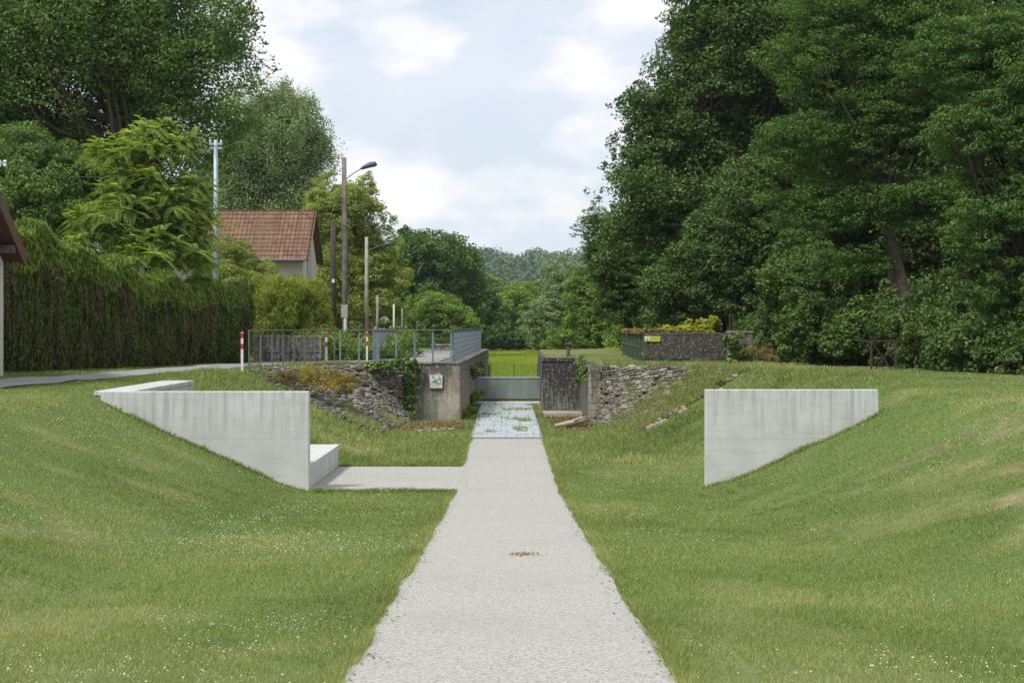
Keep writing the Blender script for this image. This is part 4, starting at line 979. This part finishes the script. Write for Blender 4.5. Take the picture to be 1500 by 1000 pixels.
# ---------------------------------------------------------------- tree of heaven with compound leaves
def ailanthus():
    r = np.random.default_rng(71); d = 46.0
    bx = P(215, 477, d).x; bz = TOP
    t = empty('tree_of_heaven', (bx, d, bz), 'bright light green tree with long feathery compound leaves above the hedge', 'tree', GL)
    ctr = [(230, 205, 45, 22), (160, 225, 35, 24), (265, 215, 22, 25), (215, 260, 60, 32), (275, 280, 36, 30), (170, 320, 62, 32), (245, 340, 62, 38), (120, 335, 26, 18), (215, 300, 60, 35), (260, 385, 50, 32), (180, 375, 45, 32), (150, 350, 50, 30), (205, 225, 60, 30), (220, 300, 80, 50), (240, 370, 75, 50), (230, 190, 25, 18), (290, 320, 25, 30)]
    tips = []
    for (px, py, rx, ry) in ctr:
        c = P(px, py, d); s = d/F
        for k in range(int(4+rx*ry/110)):
            q = unit(r.normal(size=3)); q[2] = abs(q[2])*1.0-.25; tips.append(np.array(c)+q*np.array([rx*s, rx*s*.8, ry*s])*r.uniform(.45, 1))
    V = []; T = []
    R = MB()
    for tp in tips:
        tt = r.random(); nf = r.integers(9, 13)
        for k in range(nf):
            az = 2*PI*k/nf+r.uniform(-.3, .3); el = r.uniform(-.45, 1.15); Lf = r.uniform(.5, .9)
            dx = np.array([math.cos(az)*math.cos(el), math.sin(az)*math.cos(el), math.sin(el)])
            npair = 9; prev = tp
            side = unit(np.cross(dx, [0, 0, 1]))
            for j in range(npair+1):
                u = (j+1)/(npair+1); p = tp+dx*Lf*u+np.array([0, 0, -.45*Lf*u*u]); tang = unit(dx+np.array([0, 0, -.68*u]))
                for sg in (-1, 1):
                    ld = unit(side*sg*1.0+tang*.45+np.array([0, 0, -.35])); ll = .19*(1-.45*u)*r.uniform(.85, 1.15); w = unit(np.cross(ld, np.cross(side*sg, tang)+np.array([0, 0, 1.2])))*ll*.22
                    V.append([p, p+ld*ll*.4+w, p+ld*ll, p+ld*ll*.4-w]); T.append(.35*tt+.45*r.random()+.1)
    V = np.array(V)
    npmesh('crown', V.reshape(-1, 3), np.arange(len(V)*4).reshape(-1, 4), M['f_ailanthus'], t, tint=np.repeat(T, 4))
    tb = MB(); top = P(235, 225, d)
    tb.tube([(bx, d, bz-.2), (bx+.1, d, 4.2), P(210, 320, d), P(222, 260, d), top], [.14, .12, .09, .06, .02], 8)
    for tp in tips[::2]:
        st = Vector(P(212, 370, d)).lerp(top, r.uniform(0, .8)); e = Vector(tp); tb.tube([st, st.lerp(e, .5)+Vector((0, 0, -.2)), e], [.035, .022, .01], 5, cap=False)
    tb.build('trunk', M['barks'], t, smooth=True)
ailanthus()

# ---------------------------------------------------------------- clipped conifer hedge
def hedge():
    r = np.random.default_rng(81)
    t = empty('conifer_hedge', (-11, 42, TOP), 'tall clipped conifer hedge along the lane, green on top and brown down its face', 'hedge')
    a = np.array([-13.9, 37.0]); m = np.array([-12.0, 42.0]); e = np.array([-8.95, 48.6])
    def line(u): 
        return np.where((u < .45)[:, None], a+(m-a)*(u/.45)[:, None], m+(e-m)*((u-.45)/.55)[:, None])
    def nrm(u):
        n1_ = np.array([(m-a)[1], -(m-a)[0]]); n2_ = np.array([(e-m)[1], -(e-m)[0]])
        return unit(np.where((u < .45)[:, None], n1_, n2_))
    def top(u): return np.interp(u, [0, .2, .45, .7, 1], [6.1, 5.75, 5.1, 4.6, 4.55])+.18*np.sin(u*40)+.25*(vnoise(u*25, 3)-.5)
    n = 130000; u = r.random(n); z = r.random(n)**.9; b = line(u); nn = nrm(u); h = top(u)
    dep = r.exponential(.10, n)+.22*(vnoise(u*60, z*5)-.5)+.10*(vnoise(u*200, z*2))
    bul = .25*np.sin(z*PI)-.3*np.clip(z-.85, 0, 1)*3
    p = np.stack([b[:, 0]+nn[:, 0]*(bul-dep), b[:, 1]+nn[:, 1]*(bul-dep), TOP+z*(h-TOP)], 1)
    N3 = np.stack([nn[:, 0], nn[:, 1], np.full(n, .25)], 1)+r.normal(size=(n, 3))*.5
    ax = np.tile([0, 0, 1.0], (n, 1))+r.normal(size=(n, 3))*.25
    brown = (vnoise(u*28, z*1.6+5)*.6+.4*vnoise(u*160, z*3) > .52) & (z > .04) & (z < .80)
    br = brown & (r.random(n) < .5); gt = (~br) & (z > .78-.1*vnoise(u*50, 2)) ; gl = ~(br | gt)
    leaves('green_face', p[gl], N3[gl], .13, .3, M['f_hedge'], t, axis_dir=ax[gl], r=r)
    leaves('brown_patches', p[br], N3[br], .16, .16, M['f_hedgebrown'], t, axis_dir=ax[br], r=r)
    # fresh upright tips
    m2 = 60000; u2 = r.random(m2); b2 = line(u2); n2_ = nrm(u2); back = r.uniform(-.25, 1.1, m2)
    hh = top(u2)-.5*r.random(m2)**2*1.3+.25*r.random(m2)*vnoise(u2*90, 4)-.25*np.abs(back-.3)
    q = np.stack([b2[:, 0]-n2_[:, 0]*back, b2[:, 1]-n2_[:, 1]*back, hh], 1)
    q = np.concatenate([q, p[gt]]); qn = np.concatenate([np.stack([n2_[:, 0], n2_[:, 1], np.full(m2, .6)], 1)+r.normal(size=(m2, 3))*.5, N3[gt]])
    qa = np.tile([.15, -.1, 1.0], (len(q), 1))+r.normal(size=(len(q), 3))*.35
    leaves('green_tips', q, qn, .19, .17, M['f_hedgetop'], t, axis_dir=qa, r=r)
    # dense inner body so no daylight shows through
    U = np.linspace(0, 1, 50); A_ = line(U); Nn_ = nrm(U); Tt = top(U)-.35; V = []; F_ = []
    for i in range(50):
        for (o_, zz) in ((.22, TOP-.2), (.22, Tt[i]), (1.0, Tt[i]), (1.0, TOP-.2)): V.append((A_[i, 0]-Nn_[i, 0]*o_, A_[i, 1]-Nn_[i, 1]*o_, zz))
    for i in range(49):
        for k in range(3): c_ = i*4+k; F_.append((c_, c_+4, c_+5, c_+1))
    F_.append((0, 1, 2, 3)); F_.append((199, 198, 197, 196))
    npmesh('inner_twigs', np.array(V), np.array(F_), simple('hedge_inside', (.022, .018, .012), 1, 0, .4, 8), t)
hedge()
# bright shrubs right of the hedge
def blade_shrub(name, label, d, ells, px, mat, n, ln, asp, seed, cat, grp, droop=.6, **kw):
    return tree(name, label, d, ells, px, mat, n, ln, asp, cat, grp, seed=seed, droop=droop, trunk_r=.03, **kw)
GSH = 'bright shrubs between the hedge and the lane'
blade_shrub('bamboo', 'yellow-green bamboo clump right of the hedge in front of the cottage', 54, [(430, 452, 50, 42), (400, 468, 40, 50), (458, 462, 28, 46), (392, 440, 34, 36), (430, 500, 60, 40)], 430, M['f_bamboo'], 60000, .26, .12, 91, 'bamboo', GSH, lobes=26, clumps=14, shell=.1, flat=1.0, up=.2, lobe_r=.45)
blade_shrub('shrub', 'soft light green shrub above the hedge below the tiled roof', 56, [(342, 388, 42, 40), (372, 412, 34, 32), (330, 430, 60, 50), (305, 372, 26, 30), (400, 445, 50, 32)], 345, M['f_light'], 60000, .13, .3, 92, 'shrub', GSH, lobes=20, clumps=10)
blade_shrub('shrub', 'bright green leafy shrub seen through the railing bars', 54, [(505, 508, 26, 22), (535, 512, 14, 20), (480, 512, 16, 18), (520, 495, 22, 12)], 508, M['f_mid'], 22000, .13, .4, 93, 'shrub', GSH, lobes=12, clumps=9)
blade_shrub('shrub', 'small green shrub by the white painted blocks beyond the lane', 74, [(580, 500, 14, 20), (606, 502, 14, 14)], 585, M['f_mid'], 8000, .13, .5, 94, 'shrub', GSH, lobes=8, clumps=8)
# plants on and round the lock
GP = 'plants growing on the lock masonry'
def scatter_plant(name, label, pts, rad, n, mat, leaf, asp, cat, seed, up=.5, grp=GP, droop=None, onground=False, flat=.8):
    r = np.random.default_rng(seed); cen = np.array([list(p) for p in pts], float)
    rad = np.full(len(cen), rad) if not hasattr(rad, '__len__') else np.array(rad, float)
    cen = (cen[:, None, :]+unit(r.normal(size=(len(cen), 7, 3)))*(rad[:, None, None]*r.uniform(.2, 1.0, (len(cen), 7, 1)))*np.array([1.2, 1.2, .8])).reshape(-1, 3); rad = np.repeat(rad, 7)*r.uniform(.25, .75, len(cen))
    Pn, Nn, k = cloud(cen, rad, n, r, flat, up, .1)
    Nn[:, 1] -= .4
    if onground:
        g = H(Pn[:, 0], Pn[:, 1]); Pn[:, 2] = np.maximum(Pn[:, 2], g+.03)
    o = leaves(name, Pn, Nn, leaf, asp, mat, tint=.5+.5*(r.random(len(Pn))-.5)+.4*(r.random(len(cen))[k]-.5), r=r)
    return tag(o, label, cat, grp)
scatter_plant('ivy', 'dark ivy hanging down the corner between rubble slope and stained lock head', [(-3.38+.08*math.sin(k*2), 47.75-.03*k, 1.95-k*.16) for k in range(12)]+[(-3.6-.25*k, 47.3-.1*k, 1.95-.03*k) for k in range(5)], [.20]*12+[.22]*5, 5200, M['f_ivy'], .085, .8, 'ivy', 101)
scatter_plant('ivy', 'ivy clinging to the chamber wall behind the stained lock head', [(-1.6+.01*k, 55+k*1.2, 1.5-.12*(k % 4)) for k in range(10)], .32, 3500, M['f_ivy'], .10, .8, 'ivy', 102)
scatter_plant('weeds', 'green weeds at the foot of the stained lock head beside the walkway', [(-1.6, 53.5, .2), (-1.5, 55, .35), (-1.45, 56.5, .4), (-1.65, 51.5, .12), (-1.5, 49.6, .1), (-1.4, 57.5, .4)], .3, 2600, M['f_mid'], .10, .4, 'weeds', 103)
scatter_plant('ivy', 'ivy mound spilling over the right stone pier and down the bank', [(7.55, 48.5, 2.5), (7.5, 48.4, 2.15), (7.7, 48.5, 1.95), (7.3, 48.2, 2.7), (7.6, 48.4, 2.85), (7.1, 46.5, 1.98), (6.9, 45.2, 1.98), (6.75, 44, 1.9), (6.6, 43.0, 1.75), (6.2, 42.3, 1.5), (7.9, 48.4, 2.3)], [.22, .26, .28, .20, .16, .2, .2, .18, .18, .16, .18], 5200, M['f_ivy'], .10, .8, 'ivy', 104)
scatter_plant('ivy', 'ivy trailing at the edge of the blackened lock wall', [(2.6, 53-.5*k, 1.9-.05*k) for k in range(10)]+[(2.55, 53.6, 1.5), (2.55, 53.5, 1.2), (2.5, 47.6, 1.7)], .2, 2600, M['f_ivy'], .09, .8, 'ivy', 105)
scatter_plant('virginia_creeper', 'red and orange creeper along the top of the green parapet', [(4.6+.02*k, 50.3+k*1.0, TOP+1.06) for k in range(12)]+[(4.7+.22*k, 50.5, TOP+1.08+.02*(k % 3)) for k in range(8)], [.13]*12+[.12]*8, 2600, M['f_vine'], .10, .8, 'creeper', 106)
scatter_plant('creeper', 'yellow-green bush spreading over the right half of dark parapet', [(5.5+.13*k, 50.9+.3*(k % 3), TOP+1.0+(.05+.45*(k/14)**1.5)*(.4+.6*((k*5) % 3)/2)) for k in range(15)]+[(5.3+.3*k, 50.6, TOP+1.05) for k in range(7)], [.26]*15+[.14]*7, 6500, M['f_yellow'], .11, .7, 'creeper', 107)
scatter_plant('flowering_weeds', 'yellow flowering weeds on the bank left of the rubble slope', [P(462, 545, 43.6), P(482, 548, 43.6), P(470, 562, 43.0), P(500, 552, 43.8), P(490, 560, 43.4), P(455, 556, 43.0), P(445, 550, 43), P(507, 565, 43.4)], .34, 3600, M['f_wort'], .04, .7, 'flowers', 108)
scatter_plant('dry_weeds', 'brown dry weeds along the bank top below the slanting railing', [P(410+14*k, 549+4*(k % 3), 42.6+.15*k) for k in range(9)]+[P(520, 556, 44.2), P(508, 570, 43.6)], .24, 5000, M['f_weed'], .11, .15, 'weeds', 109)
scatter_plant('dry_grass_tuft', 'straw coloured grass tuft at the wood edge right of stone pier', [P(1128, 522, 47), P(1145, 528, 46.6), P(1118, 515, 47.2)], .32, 2600, M['f_weed'], .22, .06, 'grass tuft', 110)

# ---------------------------------------------------------------- distant wooded hill (one mass)
def forest():
    r = np.random.default_rng(120); cs = []; rs = []
    for y in np.arange(300, 800, 9.0):
        for x in np.arange(-150, 190, 8.5):
            cx_ = x+r.uniform(-4, 4); cy_ = y+r.uniform(-4, 4); h = r.uniform(6, 11)
            cs.append((cx_, cy_, Hs(cx_, cy_)+h*.55)); rs.append(h*.55)
    cs = np.array(cs); rs = np.array(rs); n = 260000
    w = (1/cs[:, 1])*(np.abs(cs[:, 0]) < 90)+.0004; w /= w.sum(); k = r.choice(len(cs), n, p=w)
    dd = unit(r.normal(size=(n, 3))); dd[:, 2] = np.abs(dd[:, 2])*1.1-.15
    bumps = 1+.22*np.sin(dd[:, 0]*6+k)*np.cos(dd[:, 1]*5+k*2)
    p = cs[k]+dd*rs[k][:, None]*bumps[:, None]*r.uniform(.8, 1.05, (n, 1)); nn = dd+r.normal(size=(n, 3))*.5
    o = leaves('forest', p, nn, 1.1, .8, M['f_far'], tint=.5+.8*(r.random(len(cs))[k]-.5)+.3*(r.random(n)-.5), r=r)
    tag(o, 'wooded hill closing the valley beyond the canal', 'wood', kind='stuff')
forest()

# ---------------------------------------------------------------- grass, clover, litter
def in_view(x, y, pad=1.5): return np.abs(x) < .375*y+pad
def free(x, y, edge=.0):
    c = cx(y); e = np.abs(x-c) < path_edge(y, 0)-.02+edge*0
    e2 = (y < 40.4) & e
    brn = (x > -3.95) & (x < -.9) & (y > 27.35+.10*(vnoise(x*3, 4)-.5)) & (y < 32.38)
    ben = (x > -4.64) & (x < -3.9) & (y > 27.4) & (y < 32.45); ub = (x > -8.17) & (x < -7.4) & (y > 27.4) & (y < 33.3)
    w1 = (x > -7.97) & (x < -3.92) & (y > 27.48) & (y < 27.72); w2 = (x > 3.73) & (x < 7.1) & (y > 27.48) & (y < 27.72)
    gr = (np.abs(x-c) < .95) & (y > 40.3) & (y < 58.6)
    lk = ((x > -3.4) & (x < -1.6) & (y > 47.9)) | ((x > 2.5) & (x < 3.3) & (y > 47.2) & (y < 54)) | ((x > 1.1) & (x < 2.6) & (y > 53.9) & (y < 54.6))
    rd = in_poly(x, y, ROADPOLY)
    return ~(e2 | brn | ben | ub | w1 | w2 | gr | lk | rd)
def blades(name, n, ylo, yhi, hgt, wid, seed, pdf='inv', extra=None, tintoff=0, label=''):
    r = np.random.default_rng(seed)
    if extra is None:
        y = ylo*(yhi/ylo)**r.random(n) if pdf == 'inv' else r.uniform(ylo, yhi, n)
        x = (r.random(n)*2-1)*(.375*y+3.2)
    else: x, y = extra(r, n)
    ok = free(x, y) & ~((stone_zone(x, y)) & (r.random(len(x)) < .96)) & ~((litter_mask(x, y) > .4) & (r.random(len(x)) < .85))
    x, y = x[ok], y[ok]; n = len(x); z = H(x, y)
    patch = fbm(x*.7, y*.5, 4); st = straw_mask(x, y)
    keep = r.random(n) > st*.62; x, y, z, patch, st = x[keep], y[keep], z[keep], patch[keep], st[keep]; n = len(x)
    tuft = np.clip((fbm(x*2.3, y*2.3, 3)-.5)*3, -1, 1)
    h = hgt*(.65+.7*r.random(n))*(1+.3*tuft)
    w = wid*np.maximum(y, 8)/10*(.7+.6*r.random(n))
    lean = r.normal(size=(n, 2))*.45*h[:, None]; az = r.uniform(0, 2*PI, n)*.0+r.normal(0, .9, n)
    sx = np.stack([np.cos(az), np.sin(az), np.zeros(n)], 1)*(w/2)[:, None]
    b = np.stack([x, y, z-.008], 1); tip = b+np.stack([lean[:, 0], lean[:, 1], h], 1)
    V = np.stack([b-sx, b+sx, tip], 1)
    broad = fbm(x*.22+3, y*.16, 3)
    T = np.clip(.45+(patch-.5)*.65+(broad-.5)*.55+.15*r.normal(size=n)+st*.45+tintoff, 0, 1)
    Tn = np.stack([T*.9, T*.9, T], 1)
    o = npmesh(name, V.reshape(-1, 3), np.arange(3*n).reshape(-1, 3), M['grass'], tint=Tn.ravel())
    return o
tag(blades('grass', 1150000, 7.0, 62, .036, .0072, 131), 'short mown grass over the banks and the canal floor', 'grass', kind='stuff')
def edges(r, n):
    y = 6.5+34*r.random(n)**1.5; s = np.sign(r.random(n)-.5); x = cx(y)+s*(np.where(s < 0, path_edge(y, 0), path_edge(y, 1))-.01+np.abs(r.normal(0, .05, n)))
    k = n//3
    # along feet of walls, side branch, lock
    segs = [((-7.9, 27.44), (-3.95, 27.44)), ((3.75, 27.44), (7.1, 27.44)), ((-3.85, 27.25), (-1.0, 27.25)), ((-3.9, 32.5), (-1.1, 32.5)), ((-3.3, 47.9), (-1.8, 47.9)), ((-1.65, 48), (-1.5, 58)), ((1.4, 47), (2.4, 47)), ((-7.9, 42), (-5.8, 47)), ((-5.8, 47.2), (-2, 48.1)), ((-4.66, 27.8), (-4.66, 32.4))]
    q = r.integers(0, len(segs), k); u = r.random(k); A_ = np.array([a for a, _ in segs])[q]; B_ = np.array([b for _, b in segs])[q]
    pp = A_+(B_-A_)*u[:, None]+r.normal(0, .05, (k, 2)); x[:k] = pp[:, 0]; y[:k] = pp[:, 1]; return x, y
tag(blades('grass_edge', 60000, 7, 60, .075, .009, 132, extra=edges, tintoff=.03), 'longer grass fringe along the path edges and wall feet', 'grass', kind='stuff')
def rough(r, n):
    x = r.uniform(-9, 9, n); y = r.uniform(33, 47.9, n)
    k = np.abs(x) > 1.1; return x[k], y[k]
tag(blades('rough_grass', 70000, 30, 50, .10, .008, 133, extra=rough, tintoff=-.02), 'rough taller grass on the banks beside the rubble slopes', 'grass', kind='stuff')
def onrub(r, n):
    m = n; x = np.where(r.random(m) < .35, r.uniform(-8, -3.4, m), r.uniform(2.9, 7.5, m)); y = r.uniform(41.8, 47.8, m)
    return x, y
def rubgrass():
    r = np.random.default_rng(134); x, y = onrub(r, 90000)
    k = stone_zone(x, y) & (fbm(x*1.1+2, y*1.1, 3) > np.where(x < 0, .53, .52-.3*sstep(45.5, 43.5, y))); x, y = x[k], y[k]; n = len(x); z = H(x, y)
    h = .12*(.5+r.random(n)); sx = np.stack([np.cos(r.normal(0, .8, n)), np.sin(r.normal(0, .8, n)), np.zeros(n)], 1)*.018
    b = np.stack([x, y, z+.03], 1); tip = b+np.stack([r.normal(0, .05, n), r.normal(-.03, .05, n), h], 1)
    V = np.stack([b-sx, b+sx, tip], 1); o = npmesh('weeds', V.reshape(-1, 3), np.arange(3*n).reshape(-1, 3), M['grass'], tint=np.repeat(np.clip(.62+.2*r.normal(size=n), 0, 1), 3))
    tag(o, 'olive grass and weeds growing between the rubble stones', 'weeds', kind='stuff')
rubgrass()
def grate_grass():
    r = np.random.default_rng(135); n = 9000; x = r.uniform(-.98, .98, n); y = r.uniform(40.5, 58, n); k = fbm(x*1.9+4, y*1.1, 3) > .69; k |= (r.random(n) < .025)
    x, y = x[k]+cx(y[k]), y[k]; n = len(x); h = .08*(.4+r.random(n)); sx = np.stack([np.ones(n), r.normal(0, .3, n), np.zeros(n)], 1)*.016
    b = np.stack([x, y, np.full(n, .04)], 1); tip = b+np.stack([r.normal(0, .05, n), r.normal(0, .05, n), h], 1); V = np.stack([b-sx, b+sx, tip], 1)
    tag(npmesh('weeds', V.reshape(-1, 3), np.arange(3*n).reshape(-1, 3), M['grass'], tint=np.repeat(np.clip(.45+.2*r.normal(size=n), 0, 1), 3)), 'grass tufts growing up through the grating walkway', 'weeds', kind='stuff')
grate_grass()
def meadow():
    r = np.random.default_rng(136); n = 60000; y = 78*(175/78)**r.random(n); x = r.uniform(-7.5, 7.5, n); z = H(x, y)
    h = .25*(.5+r.random(n))*sstep(70, 150, y)+.05; sx = np.stack([np.ones(n), r.normal(0, .3, n), np.zeros(n)], 1)*(.02*y/60)[:, None]
    b = np.stack([x, y, z], 1); tip = b+np.stack([r.normal(0, .05, n), r.normal(0, .05, n), h], 1); V = np.stack([b-sx, b+sx, tip], 1)
    tag(npmesh('meadow_grass', V.reshape(-1, 3), np.arange(3*n).reshape(-1, 3), M['meadow'], tint=np.repeat(np.clip(.55+.5*(fbm(x*.4, y*.1)-.5)+.2*r.normal(size=n), 0, 1), 3)), 'bright sunlit meadow grass in the canal bed beyond the lock', 'grass', kind='stuff')
M['meadow'] = leaf_mat('meadow_blades', tones((.12, .20, .03), (.24, .33, .05), (.38, .43, .10)), .35)
meadow()
def clover():
    r = np.random.default_rng(137); n = 26000; y = 7.2*(45/7.2)**r.random(n); x = (r.random(n)*2-1)*(.37*y+.5)
    den = fbm(x*.55+11, y*.55, 3); prob = np.clip((den-.52)*5, .02, 1)*np.where(x < 0, 1, .55)*np.where(y > 24, .35, 1)
    k = free(x, y) & (r.random(n) < prob) & (np.abs(x-cx(y)) > 1.08) & ~stone_zone(x, y); x, y = x[k], y[k]; n = len(x); z = H(x, y)+.045
    Cc = []; Fc = []; R = 6
    s = (.0040+.005*r.random(n)**4)*np.maximum(1, y/14)
    ang = np.arange(R)*2*PI/R
    ring = np.stack([np.cos(ang), np.sin(ang), np.zeros(R)], 1)
    V = np.concatenate([np.stack([x, y, z], 1)[:, None, :]+ring[None]*s[:, None, None], (np.stack([x, y, z], 1)+np.stack([np.zeros(n), np.zeros(n), s*.9], 1))[:, None, :]], 1)
    tri = np.array([(k_, (k_+1) % R, R) for k_ in range(R)]); Fc = (np.arange(n)[:, None, None]*(R+1)+tri[None]).reshape(-1, 3)
    tag(npmesh('clover_flowers', V.reshape(-1, 3), Fc, M['flower']), 'tiny white clover and daisy heads scattered through the lawn', 'flowers', kind='stuff')
clover()
def litter():
    r = np.random.default_rng(138); n = 30000; x = r.uniform(-4.3, 3, n); y = r.uniform(42.5, 54, n); lm = litter_mask(x, y)
    k = (lm > .35+.3*r.random(n)) & (np.abs(x-cx(y)) > 1.03); x, y = x[k], y[k]
    y2 = 16.0+r.normal(0, .12, 160); x2 = .12+r.normal(0, .11, 160)
    y3 = 6+36*r.random(700)**1.3; s = np.sign(r.random(700)-.5); x3 = cx(y3)+s*(1.0-np.abs(r.normal(0, .07, 700)))
    x = np.r_[x, x2, x3]; y = np.r_[y, y2, y3]; n = len(x); z = H(x, y)+.03
    N3 = np.tile([0, 0, 1.0], (n, 1))+r.normal(size=(n, 3))*.35
    z[-860:] = zfloor(y[-860:])+.022
    sz = np.where(np.arange(n) < n-860, .085, .03)
    o = leaves('dry_leaves', np.stack([x, y, z], 1), N3, sz[:, None], .45, M['deadleaf'], r=r, fold=.05)
    tag(o, 'brown dry leaf litter at the lock foot and along the path', 'leaf litter', kind='stuff')
litter()

# ---------------------------------------------------------------- thin summer haze
def haze():
    m = bpy.data.materials.new('haze'); m.use_nodes = True; t = m.node_tree; t.nodes.clear()
    o_ = t.nodes.new('ShaderNodeOutputMaterial'); v = t.nodes.new('ShaderNodeVolumePrincipled')
    v.inputs['Color'].default_value = (.86, .92, 1, 1); v.inputs['Density'].default_value = .00016; v.inputs['Anisotropy'].default_value = .3
    t.links.new(v.outputs[0], o_.inputs['Volume'])
    tag(MB().box((-1700, -80, -4), (1700, 2700, 75)).build('haze', m), 'thin bluish summer haze over the whole valley', 'haze', kind='stuff')
haze()
